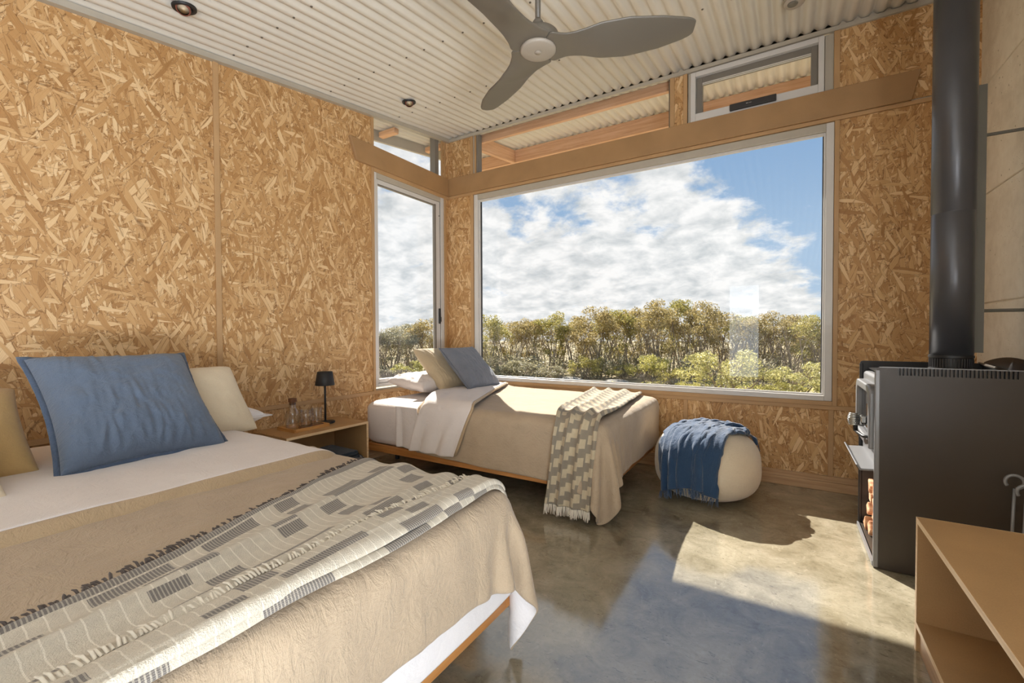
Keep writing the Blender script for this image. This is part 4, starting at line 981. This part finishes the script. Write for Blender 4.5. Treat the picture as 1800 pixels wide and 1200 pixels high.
# ------------------------------------------------------------------ wood stove, flue, shield, tools, firewood
def stove():
    o = root('wood_stove', (3.72, -.86, 0), 'tall charcoal steel wood stove in front of the concrete wall', 'stove')
    yn, yf, xf, xb, H = -1.132, -.602, 3.462, 3.985, .938
    def side(y0, y1, slots, mat, nm):
        poly = [(xf, .004), (xb, .004), (xb, H)]
        if slots:
            n_ = 30; x = 3.918
            for k in range(n_):
                xr = 3.918 - k * .01275; xl = xr - .0062
                poly += [(xr, H), (xr, H - .036), (xl, H - .036), (xl, H)]
        poly += [(xf + .014, H), (xf + .004, H - .004), (xf, H - .014)]
        b = MB(); b.prism(poly, 1, y0, y1); return b.build(nm, mat, o)
    box((xf + .012, yn - .0005, H - .003), (xb, yn + .0075, H + .0008)).build('top_edge', MT['stove_grey'], o)
    box((3.50, yn + .012, .890), (3.96, yn + .016, .934)).build('slot_dark_plate', MT['stove_dark'], o)  # added dark plate behind the slots, stands in for the shade inside
    side(yn, yn + .006, True, MT['stove'], 'side_panel'); side(yf - .006, yf, False, MT['stove_dark'], 'side_panel')
    b = MB(); b.box((xf - .004, yn - .002, .006), (xf + .016, yn + .014, H - .014)); b.build('front_edge', MT['stove_grey'], o, bevel=.004)
    b = MB(); b.box((xf - .002, yf - .014, .006), (xf + .014, yf + .001, H - .014)); b.build('front_edge', MT['stove_dark'], o, bevel=.004)
    fb = MB(); fb.box((3.476, yn + .010, .425), (3.95, yf - .010, .885)); body = fb.build('firebox', MT['stove_grey'], o, bevel=.018, seg=4)
    box((3.50, yn + .006, .895), (3.97, yf - .006, .903)).build('top_plate', MT['stove_dark'], o)
    # door: frame with rounded upper corners, glass, handle
    def arch(y0, y1, z0, z1, r, n=7):
        return [(y0, z0), (y1, z0)] + [(y1 - r + r * math.sin(a), z1 - r + r * math.cos(a)) for a in np.linspace(PI / 2, 0, n)] + [(y0 + r - r * math.sin(a), z1 - r + r * math.cos(a)) for a in np.linspace(0, PI / 2, n)]
    A = arch(-1.105, -.640, .545, .845, .05); B = arch(-1.06, -.685, .585, .805, .03)
    m = MB(); n = len(A); x0, x1 = 3.440, 3.478
    ids = [m.vs([(x, p[0], p[1]) for p in Q]) for x, Q in ((x0, A), (x0, B), (x1, A), (x1, B))]
    for i in range(n):
        j = (i + 1) % n
        m.face([ids[0] + i, ids[0] + j, ids[1] + j, ids[1] + i]); m.face([ids[0] + j, ids[0] + i, ids[2] + i, ids[2] + j]); m.face([ids[1] + i, ids[1] + j, ids[3] + j, ids[3] + i])
    dr = m.build('door', MT['stove_grey'], o, bevel=.010, seg=3)
    box((3.462, -1.07, .575), (3.466, -.675, .815)).build('glass', MT['fire_glass'], dr)
    hb = MB(); hb.tube([(3.445, -1.09, .60), (3.425, -1.07, .60), (3.412, -.97, .60), (3.410, -.945, .606)], .008, 8); hb.tube([(3.41, -.945, .60), (3.405, -.94, .68)], .010, 8); hd = hb.build('handle', MT['stove_dark'], dr, smooth=True)
    co = MB(); pts = []
    for k in range(0, 8 * 14):
        a = k / 14 * 2 * PI; t = k / (8 * 14); rr = .017 + .007 * math.sin(PI * t); pts.append((3.402 + rr * math.cos(a), -.938 + rr * math.sin(a), .628 + .062 * t))
    co.tube(pts, .0038, 6); co.build('coil_grip', MT['chrome'], dr, smooth=True)
    lt = MB(); lt.box((3.442, -.86, .63), (3.462, -.80, .66)); lt.tube([(3.45, -.84, .66), (3.44, -.80, .645), (3.452, -.77, .612)], .011, 8); lt.build('latch', MT['chrome'], dr, smooth=False, bevel=.003)
    # ash lip
    l = MB(); l.prism([(3.478, .452), (3.478, .462), (3.412, .456), (3.398, .474), (3.392, .472), (3.408, .446)], 1, yn + .012, yf - .012); l.build('ash_lip', MT['stove_grey'], o, bevel=.002)
    # log bay
    box((3.462, yn + .006, .018), (3.97, yf - .006, .03)).build('base_plate', MT['stove'], o, bevel=.002)
    box((3.455, yn + .006, .008), (3.468, yf - .006, .03)).build('kick_strip', MT['stove_grey'], o)
    box((3.955, yn + .006, .03), (3.97, yf - .006, .90)).build('back_panel', MT['stove_dark'], o)
    # curved rear deflector rising behind the flue
    n = 16; P = np.zeros((n, 2, 3))
    for i, t in enumerate(np.linspace(0, 1, n)):
        y = yf + (yn + .02 - yf) * t
        P[i, 0] = (3.952, y, .90); P[i, 1] = (3.962 + .02 * t, y, H - .004 + .050 * math.sin(PI * (.08 + .88 * (1 - t) ** .8)) ** .8 * (1 - .1 * t))
    b = MB(); b.grid(P); b.build('rear_deflector', MT['stove_dark'], o, smooth=True, solid=-.006)
    MB().tube([(3.90, yn + .01, .930), (3.955, yf + .05, .935)], .007, 8).build('brace', MT['stove'], o, smooth=True)
    # flue
    cx, cy, r = 3.779, -.85, .0775
    f = root('flue', (cx, cy, .905), 'tall satin black flue pipe rising from the stove to the ceiling', 'flue pipe')
    MB().lathe([(r, .985), (r, 1.655), (r - .0015, 1.657), (r - .0015, 1.660), (r + .0012, 1.662), (r + .0012, ceil_z(cy) + .030)], 64, (cx, cy, 0)).build('pipe', MT['flue'], f, smooth=True).data.shade_smooth()
    MB().lathe([(r + .004, .905), (r + .005, .908), (r + .003, .925), (r - .004, .928), (r - .004, .972), (r + .003, .975), (r + .003, .986), (r - .002, .988)], 64, (cx, cy, 0)).build('collar', MT['stove_dark'], f)
    rb = MB()
    for k in range(44):
        a = 2 * PI * k / 44; rb.tube([(cx + (r - .001) * math.cos(a), cy + (r - .001) * math.sin(a), .930), (cx + (r - .001) * math.cos(a), cy + (r - .001) * math.sin(a), .972)], .0022, 6)
    ro = rb.build('rib', MT['flue'], f); ro['kind'] = 'stuff'
    h = root('heat_shield', (3.9, -.72, 1.0), 'grey steel heat shield standing between flue and concrete wall', 'heat shield')
    b = MB(); b.box((3.898, -.80, .998), (3.903, -.62, 2.258)); b.build('plate', MT['shield'], h)
    b = MB(); b.box((3.870, -.80, .998), (3.898, -.796, 2.258)); b.build('front_flange', MT['shield'], h)
    b = MB(); b.box((3.870, -.624, .998), (3.898, -.62, 2.258)); b.build('rear_flange', MT['shield'], h)
    for z in (1.2, 2.05): MB().tube([(3.903, -.70, z), (4.088, -.70, z)], .008, 8).build('standoff', MT['shield'], h)
    # fire tools in front of the side panel
    def tool(x, y, top, label, rr):
        t = root('fire_tool', (x, y, 0), label, 'fire tool', 'fire tools beside the stove')
        m = MB(); m.tube([(x - .012, y, .03), (x, y, top - 2 * rr)], .0055, 8); m.build('rod', MT['stove_grey'], t, smooth=True)
        m = MB(); m.tube([(x + rr * math.sin(a), y, top - rr - rr * math.cos(a)) for a in np.linspace(.1, 2 * PI - .9, 28)], .0062, 8); m.build('ring_handle', MT['stove_grey'], t, smooth=True)
        m = MB(); m.box((x - .035, y - .01, .004), (x + .012, y + .01, .03)); m.build('foot', MT['stove_dark'], t, bevel=.003)
    tool(3.895, -1.185, .520, 'iron fire tool with open ring handle, taller of the pair by the stove', .027)
    tool(3.915, -1.225, .492, 'iron fire tool with open ring handle, shorter of the pair by the stove', .026)
    # split logs in the bay
    rnd = random.Random(4); k = 0
    spots = [(-.70, .075), (-.81, .07), (-.93, .075), (-1.03, .07), (-.74, .155), (-.86, .15), (-.97, .16), (-.79, .235), (-.91, .235), (-1.02, .225), (-.85, .305), (-.96, .305)]
    names = ['bottom row, farthest from the side panel', 'bottom row, second from far', 'bottom row, third from far', 'bottom row, against the side panel', 'second row, farthest from the side panel', 'second row, middle', 'second row, nearest the side panel', 'third row, farthest from the side panel', 'third row, middle', 'third row, nearest the side panel', 'top of the pile, far one', 'top of the pile, near one']
    for (y, z), nm in zip(spots, names):
        sides = rnd.choice((3, 4, 4)); a0 = rnd.random() * 6; R = rnd.uniform(.044, .058)
        poly = [(y + R * rnd.uniform(.85, 1.1) * math.cos(a0 + 2 * PI * i / sides), z + R * rnd.uniform(.75, 1.0) * math.sin(a0 + 2 * PI * i / sides)) for i in range(sides)]
        zmin = min(p[1] for p in poly)
        if z < .1: poly = [(p[0], p[1] - zmin + .0305) for p in poly]
        xs = 3.476 + rnd.uniform(0, .02)
        b = MB(); b.prism(poly, 0, xs, xs + .30); tag(b.build('firewood', MT['log'], bevel=.006, seg=2), 'split firewood log in the stove bay, ' + nm, 'log', 'firewood under the stove')
stove()

# ------------------------------------------------------------------ open bench cabinet on the right
def bench():
    x0, x1, ya, yb, z = 3.494, XR - .012, -3.30, -1.728, .460; t = .018
    o = root('bench_cabinet', (3.8, -2.5, 0), 'low open bench cabinet of brown board along the right wall', 'cabinet')
    box((x0 + .001, ya, z - t), (x1, yb, z)).build('top', MT['mdf'], o, bevel=.001, seg=1)
    box((x0 + .001, yb - t, .0), (x1, yb, z - t)).build('end_panel', MT['mdf'], o, bevel=.001, seg=1)
    box((x0 + .001, ya, .0), (x1, ya + t, z - t)).build('end_panel', MT['mdf'], o, bevel=.001, seg=1)
    box((x0 + .001, ya + t, .084), (x1, yb - t, .084 + t)).build('shelf', MT['mdf'], o, bevel=.001, seg=1)
    box((x0 + .010, ya + t, .0), (x0 + .024, yb - t, .084)).build('plinth', MT['base'], o)
    box((x1 - .012, ya + t, .084 + t), (x1, yb - t, z - t)).build('back_panel', MT['mdf'], o)
    e = MB(); e.box((x0, ya, z - t), (x0 + .001, yb, z)); e.box((x0, yb - t, .0), (x0 + .001, yb, z - t)); e.box((x0, ya + t, .084), (x0 + .001, yb - t, .084 + t)); e.box((x0, yb, z - t), (x1, yb + .001, z)); e.build('edge_band', MT['ply_edge'], o)
bench()

# ------------------------------------------------------------------ ceiling fan, downlights, detector
def fan():
    hx, hy, hz = 2.14, -1.955, 2.368
    o = root('ceiling_fan', (hx, hy, hz), 'three bladed grey ceiling fan on a thin rod', 'fan')
    MB().lathe([(.0, .002), (.02, .000), (.072, .002), (.080, .006), (.081, .018)], 48, (hx, hy, hz)).build('hub_cap', MT['fan_cap'], o, smooth=True)
    MB().lathe([(.0, -.004), (.014, -.004), (.016, 0)], 24, (hx, hy, hz + .001)).build('hub_button', MT['fan_cap'], o, smooth=True)
    MB().lathe([(.098, .032), (.100, .050), (.092, .075), (.055, .100), (.022, .110)], 48, (hx, hy, hz)).build('hub', MT['fan'], o, smooth=True)
    zc = ceil_z(hy); MB().tube([(hx, hy, hz + .10), (hx, hy, zc + .02)], .0125, 16).build('rod', MT['fan'], o, smooth=True)
    MB().lathe([(.022, .10), (.024, .135), (.014, .150)], 24, (hx, hy, hz)).build('rod_collar', MT['fan'], o, smooth=True)
    MB().lathe([(.03, zc - .05), (.06, zc - .02), (.065, zc + .02)], 32, (hx, hy, 0)).build('canopy', MT['fan'], o, smooth=True)
    for k in range(3):
        a = math.radians(23.5 + 120 * k); e = Vector((math.cos(a), math.sin(a), 0)); s = Vector((-e.y, e.x, 0)); nr, nw = 48, 14
        P = np.zeros((nr, nw, 3))
        for i, t in enumerate(np.linspace(0, 1, nr)):
            r = .68 * t
            rr = [.0, .03, .0625, .09, .12, .16, .20, .28, .40, .54, .64, .675, .68]
            lead = np.interp(r, rr, [.002, .052, .108, .093, .082, .075, .076, .090, .104, .092, .066, .048, .036])
            trail = -np.interp(r, rr, [.002, .052, .108, .093, .082, .075, .076, .086, .090, .070, .044, .030, .020])
            cz = .018 + .042 * (t ** 1.3); tw = np.interp(r, [.0, .13, .28, .40, .68], [0., .0, .30, .28, .20])
            for j, w in enumerate(np.linspace(0, 1, nw)):
                c = trail + (lead - trail) * w; z = cz + c * math.sin(tw) * -1.0 - .018 * (1 - (2 * w - 1) ** 2) * np.interp(t, [0, .18, .4, 1], [0, 0, 1, .4]) * .6
                p = Vector((hx, hy, hz)) + e * r + s * (c * math.cos(tw)); P[i, j] = (p.x, p.y, hz + z)
        b = MB(); b.grid(P); b.build('blade', MT['fan'], o, smooth=True, solid=-.010, bevel=0, sub=1)
    b = MB()
fan()

def spot(x, y, label):
    z = ceil_z(y) + .030; R = Matrix.Rotation(math.atan(CSL), 3, 'X')
    o = root('downlight', (x, y, z), label, 'downlight', 'ceiling downlights')
    MB().lathe([(.036, .004), (.038, -.006), (.050, -.009), (.055, -.006), (.056, .004)], 40, (x, y, z), R, cap=False).build('ring', MT['black'], o, smooth=True)
    R2 = Matrix.Rotation(-.42, 3, 'Y') @ Matrix.Rotation(-.30, 3, 'X')
    MB().lathe([(.027, -.024), (.033, -.022), (.036, .020), (.030, .030), (.0, .032)], 36, (x + .004, y - .004, z), R2, cap=False).build('can', MT['black'], o, smooth=True)
    MB().lathe([(.0, -.017), (.022, -.018), (.026, -.020)], 28, (x + .004, y - .004, z), R2).build('lens', MT['lens'], o, smooth=True)
    MB().lathe([(.0265, -.0245), (.033, -.0235), (.034, -.015)], 28, (x + .004, y - .004, z), R2, cap=False).build('rim', MT['red'], o, smooth=True)
spot(.405, -2.634, 'black tilted downlight in the ceiling above the large front bed')
spot(.410, -.998, 'black tilted downlight in the ceiling near the window corner')

def detector():
    x, y = 3.135, -.60; z = ceil_z(y) + .030
    o = root('smoke_detector', (x, y, z), 'grey round smoke detector under the ceiling sheets', 'smoke detector')
    MB().lathe([(.045, -.022), (.048, .002), (.048, .010)], 36, (x, y, z)).build('base', MT['trim'], o, smooth=True)
    MB().lathe([(.0, -.047), (.030, -.047), (.050, -.042), (.056, -.034), (.056, -.024), (.045, -.020)], 40, (x, y, z)).build('cover', MT['fan_cap'], o, smooth=True)
    MB().lathe([(.0, -.050), (.026, -.050), (.028, -.046)], 28, (x - .008, y - .012, z)).build('test_button', MT['shield'], o, smooth=True)
detector()

# ------------------------------------------------------------------ outside: ground, scrub, shrubs, rocks
GZ = -.34
def outside():
    n = 50; xs = np.linspace(-40, 40, n); ys = np.linspace(.12, 70, n); P = np.zeros((n, n, 3)); P[..., 0] = xs[:, None]; P[..., 1] = ys[None]
    P[..., 2] = GZ + .10 * fbm(P[..., 0] * .35, P[..., 1] * .35, 2) - .02
    b = MB(); b.grid(P, P[..., :2]); tag(b.build('ground', MT['ground'], smooth=True), 'sandy ground outside the windows', kind='structure')
    q = box((-40, -30, GZ - .2), (-.1, .12, GZ - .08)); tag(q.build('ground', MT['ground']), 'sandy ground beside the house', kind='structure')
outside()

def leaf_cloud(centres, n, size, seed, el=(1, 1, .6), up=.5):
    """n folded leaves gathered round the centres: returns an MB of two-triangle leaves"""
    rs = np.random.RandomState(seed); C = np.array(centres); w = C[:, 3] ** 2; idx = rs.choice(len(C), n, p=w / w.sum())
    d = rs.normal(size=(n, 3)); d /= np.linalg.norm(d, axis=1, keepdims=True); d[:, 2] = np.where(rs.rand(n) < up, np.abs(d[:, 2]), d[:, 2])
    rad = C[idx, 3] * (rs.rand(n) ** .35); p = C[idx, :3] + d * rad[:, None] * np.array(el)
    a = rs.normal(size=(n, 3)); a[:, 2] = a[:, 2] * .7 + .2; a /= np.linalg.norm(a, axis=1, keepdims=True); bb = np.cross(a, rs.normal(size=(n, 3))); bb /= np.linalg.norm(bb, axis=1, keepdims=True)
    L = size * rs.uniform(.6, 1.3, n)[:, None]; Wd = L * .38
    v = np.stack([p - a * L * .5, p + bb * Wd * .5, p + a * L * .5, p - bb * Wd * .5], 1).reshape(-1, 3)
    me = bpy.data.meshes.new('foliage'); f = np.arange(4 * n).reshape(-1, 4); me.from_pydata(v.tolist(), [], f.tolist()); me.update(); return me
def branch_mesh(centres, h, stems, seed, name='branches'):
    rnd = random.Random(seed); b = MB()
    for k in range(stems):
        c = centres[rnd.randrange(len(centres))]; x0, y0 = rnd.uniform(-.22, .22), rnd.uniform(-.22, .22)
        e = Vector((c[0], c[1], c[2])); s = Vector((x0, y0, 0)); mid = s.lerp(e, .5) + Vector((rnd.uniform(-.14, .14), rnd.uniform(-.14, .14), .04))
        r = rnd.uniform(.012, .026); b.tube([s, s.lerp(mid, .5) + Vector((rnd.uniform(-.04, .04), 0, 0)), mid, mid.lerp(e, .6) + Vector((rnd.uniform(-.06, .06), 0, .03)), e], [r, r * .85, r * .7, r * .5, r * .25], 5, False)
        for t in range(2):
            f = mid.lerp(e, rnd.uniform(.1, .5)); g = f + Vector((rnd.uniform(-.3, .3), rnd.uniform(-.3, .3), rnd.uniform(.2, .45))); b.tube([f, f.lerp(g, .5) + Vector((0, 0, -.03)), g], [r * .45, r * .35, r * .15], 4, False)
    me = bpy.data.meshes.new(name); me.from_pydata(b.v, [], b.f); me.update(); return me
TREES = []
def tree_variants():
    for v in range(5):
        rnd = random.Random(40 + v); H = 2.4; cs = []
        for k in range(20):
            a = rnd.random() * 2 * PI; r = .85 * math.sqrt(rnd.random()); z = H * (.80 - .20 * (r / .85) ** 2) + rnd.uniform(-.22, .08)
            cs.append((r * math.cos(a), r * math.sin(a), z, rnd.uniform(.22, .34)))
        for k in range(16):
            a = rnd.random() * 2 * PI; r = rnd.uniform(.2, .8); cs.append((r * math.cos(a), r * math.sin(a), H * rnd.uniform(.22, .62), rnd.uniform(.14, .27)))
        lf = leaf_cloud(cs, 5200, .080, 60 + v, (1, 1, .7), .6); br = branch_mesh(cs[:20], H, 13, 80 + v)
        TREES.append((lf, br))
SHRUBS = []
def shrub_variants():
    for v in range(3):
        rnd = random.Random(140 + v); cs = []
        for k in range(22):
            a = rnd.random() * 2 * PI; r = .72 * math.sqrt(rnd.random()); z = .15 + .72 * math.sqrt(max(0, 1 - (r / .85) ** 2)) * rnd.uniform(.35, 1.0); cs.append((r * math.cos(a), r * math.sin(a), z, rnd.uniform(.13, .22)))
        lf = leaf_cloud(cs, 3400, .062, 160 + v, (1, 1, .8), .55); br = branch_mesh(cs, 1.0, 12, 180 + v); SHRUBS.append((lf, br))
tree_variants(); shrub_variants()
def polar(u, r):
    """azimuth of the picture column u, r metres from the viewpoint: a place on the ground"""
    d = _F + _R * (u - 900) / FPX; d = d[:2] / np.linalg.norm(d[:2]); return CAM[0] + d[0] * r, CAM[1] + d[1] * r
def plant(name, var, x, y, h0, h, wd, leafm, label, cat, rot, group=None, bark='twig'):
    o = root(name, (x, y, GZ - .04), label, cat, group)
    for nm, me, mt in (('foliage', var[0], leafm), ('branches', var[1], bark)):
        c = bpy.data.objects.new(nm, me); COL.objects.link(c)
        if not me.materials: me.materials.append(None)
        c.parent = o; c.material_slots[0].link = 'OBJECT'; c.material_slots[0].material = MT[mt]; c['kind'] = 'stuff'
    o.scale = (wd, wd, h / h0); o.rotation_euler = (0, 0, rot); return o
ORD = ['first', 'second', 'third', 'fourth', 'fifth', 'sixth', 'seventh', 'eighth', 'ninth', 'tenth', 'eleventh', 'twelfth', 'thirteenth', 'fourteenth', 'fifteenth', 'sixteenth', 'seventeenth', 'eighteenth']
def scrub():
    rnd = random.Random(9)
    tops = [(858, 546), (900, 552), (938, 545), (975, 541), (1015, 547), (1050, 531), (1088, 528), (1122, 524), (1160, 517), (1198, 515), (1238, 522), (1275, 533), (1312, 538), (1350, 541), (1388, 545), (1428, 547), (1460, 551)]
    for i, (u, v) in enumerate(tops):
        r = 15.5 + rnd.uniform(-.7, 1.6); x, y = polar(u, r); el = (586 - v) / FPX * math.cos(math.atan((u - 900) / FPX)); h = (1.1 + r * el - GZ + .04) * 1.0
        leaf = 'leaf_b' if i % 3 else 'leaf_a'
        plant('coastal_tree', TREES[i % 5], x, y, 2.30, h, .86 + .1 * rnd.random(), leaf, 'bushy coastal tree with bare grey stems, %s from the left through the picture window' % ORD[i], 'tree', rnd.random() * 6, 'trees beyond the picture window')
    for i, (u, v) in enumerate(((655, 574), (690, 567), (722, 561), (752, 553))):
        r = 16.5 + rnd.uniform(-.5, 1); x, y = polar(u, r); el = (586 - v) / FPX * math.cos(math.atan((u - 900) / FPX)); h = 1.1 + r * el - GZ + .04
        plant('coastal_tree', TREES[(i + 2) % 5], x, y, 2.30, h, 1.0, 'leaf_d' if i < 3 else 'leaf_b', 'grey green coastal tree, %s from the left through the side window' % ORD[i], 'tree', rnd.random() * 6, 'trees beyond the side window')
    sh = [(1270, 602, 10.8, 1.22, 'leaf_e', 'largest bright yellow green shrub beyond the glass, right of the middle'), (1412, 630, 11.0, 1.05, 'leaf_e', 'bright yellow green shrub close to the right jamb of the picture window'), (1140, 618, 13.5, .85, 'leaf_c', 'olive shrub left of the largest yellow green shrub'), (1180, 640, 12.8, .6, 'leaf_a', 'small olive shrub touching the largest yellow green shrub'),
          (1330, 648, 13.5, .7, 'leaf_a', 'dull shrub in the gap between the two brightest shrubs'), (1375, 668, 10.6, .6, 'leaf_c', 'low bright plant at the foot of the right hand shrubs'), (1030, 620, 14.0, .8, 'leaf_a', 'olive yellow shrub below the middle trees'), (970, 640, 13.8, .8, 'leaf_d', 'grey green shrub behind the end of the bed'), (905, 630, 14.2, .9, 'leaf_d', 'grey shrub above the slate blue cushion'),
          (860, 640, 14.2, .9, 'leaf_d', 'grey shrub at the left jamb of the picture window'), (1095, 640, 14.0, .7, 'leaf_a', 'rounded olive shrub below the tallest trees'), (1440, 690, 9.6, .5, 'leaf_c', 'low plant in the bottom right corner of the picture window'), (1210, 672, 11.4, .45, 'leaf_c', 'low sprawling plant in front of the largest shrub'), (720, 630, 14.5, .9, 'leaf_c', 'yellow green shrub low in the side window'), (680, 640, 15.0, .9, 'leaf_d', 'grey shrub low in the side window')]
    for i, (u, v, r, wd, lf, lab) in enumerate(sh):
        x, y = polar(u, r); el = (586 - v) / FPX * math.cos(math.atan((u - 900) / FPX)); h = max(.35, 1.1 + r * el - GZ + .04)
        plant('shrub', SHRUBS[i % 3], x, y, .98, h, wd, lf, lab, 'shrub', rnd.random() * 6, 'shrubs outside the windows')
    # dense understorey and twigs between the trees: nobody could count it
    rs = np.random.RandomState(5); cs = []
    for k in range(420):
        u = rs.uniform(600, 1520); r = rs.uniform(17.5, 24); x, y = polar(u, r); hmax = 1.45 if u > 800 else 1.1; cs.append((x, y, GZ + rs.uniform(.0, hmax + .25), rs.uniform(.25, .5)))
    for k in range(160):
        u = rs.uniform(840, 1480); r = rs.uniform(13.5, 16); x, y = polar(u, r); cs.append((x, y, GZ + rs.uniform(.05, .5), rs.uniform(.2, .4)))
    me = leaf_cloud(cs, 52000, .10, 7, (1, 1, 1), .5); me.materials.append(MT['leaf_d']); o = bpy.data.objects.new('undergrowth', me); COL.objects.link(o); tag(o, 'tangled grey brown undergrowth filling the space between the trees', kind='stuff')
    b = MB()
    for k in range(520):
        u = rs.uniform(640, 1500); r = rs.uniform(14.2, 18); x, y = polar(u, r); p = Vector((x, y, GZ)); h = rs.uniform(.7, 1.7); lx, ly = rs.uniform(-.4, .4), rs.uniform(-.4, .4); rr = rs.uniform(.007, .018)
        b.tube([p, p + Vector((lx * .3, ly * .3, h * .5)), p + Vector((lx, ly, h))], [rr, rr * .8, rr * .35], 4, False)
    o = b.build('twigs', MT['twig']); tag(o, 'bare grey stems standing thick among the coastal trees', kind='stuff')
    cs = [(*polar(rs.uniform(840, 1480), rs.uniform(9.0, 13.0)), GZ + .04, rs.uniform(.12, .3)) for k in range(120)]
    me = leaf_cloud(cs, 7000, .06, 8, (1, 1, .45), .8); me.materials.append(MT['leaf_c']); o = bpy.data.objects.new('ground_cover', me); COL.objects.link(o); tag(o, 'low green ground cover on the sand outside', kind='stuff')
    for i, (u, r, s, lab) in enumerate(((1085, 13.2, .42, 'flat grey rock outside, left of the shrubs'), (1130, 12.6, .28, 'smaller grey rock beside the flat one outside'), (1310, 10.8, .10, 'small pale stone near the sill outside'), (1000, 13.6, .5, 'long low grey rock outside behind the bed'), (930, 13.8, .4, 'dark low rock outside by the cushion'))):
        x, y = polar(u, r); b = MB().lathe([(.001, -.2), (.7, -.15), (1., .05), (.85, .22), (.5, .34), (.001, .38)], 12, (0, 0, 0)); rr = random.Random(i)
        b.v = [(x + a * s * rr.uniform(.85, 1.1), y + c * s * .7 * rr.uniform(.85, 1.1), GZ + e * s * .6) for a, c, e in b.v]; tag(b.build('rock', MT['rock'], smooth=True, sub=1), lab, 'rock', 'rocks outside')
scrub()
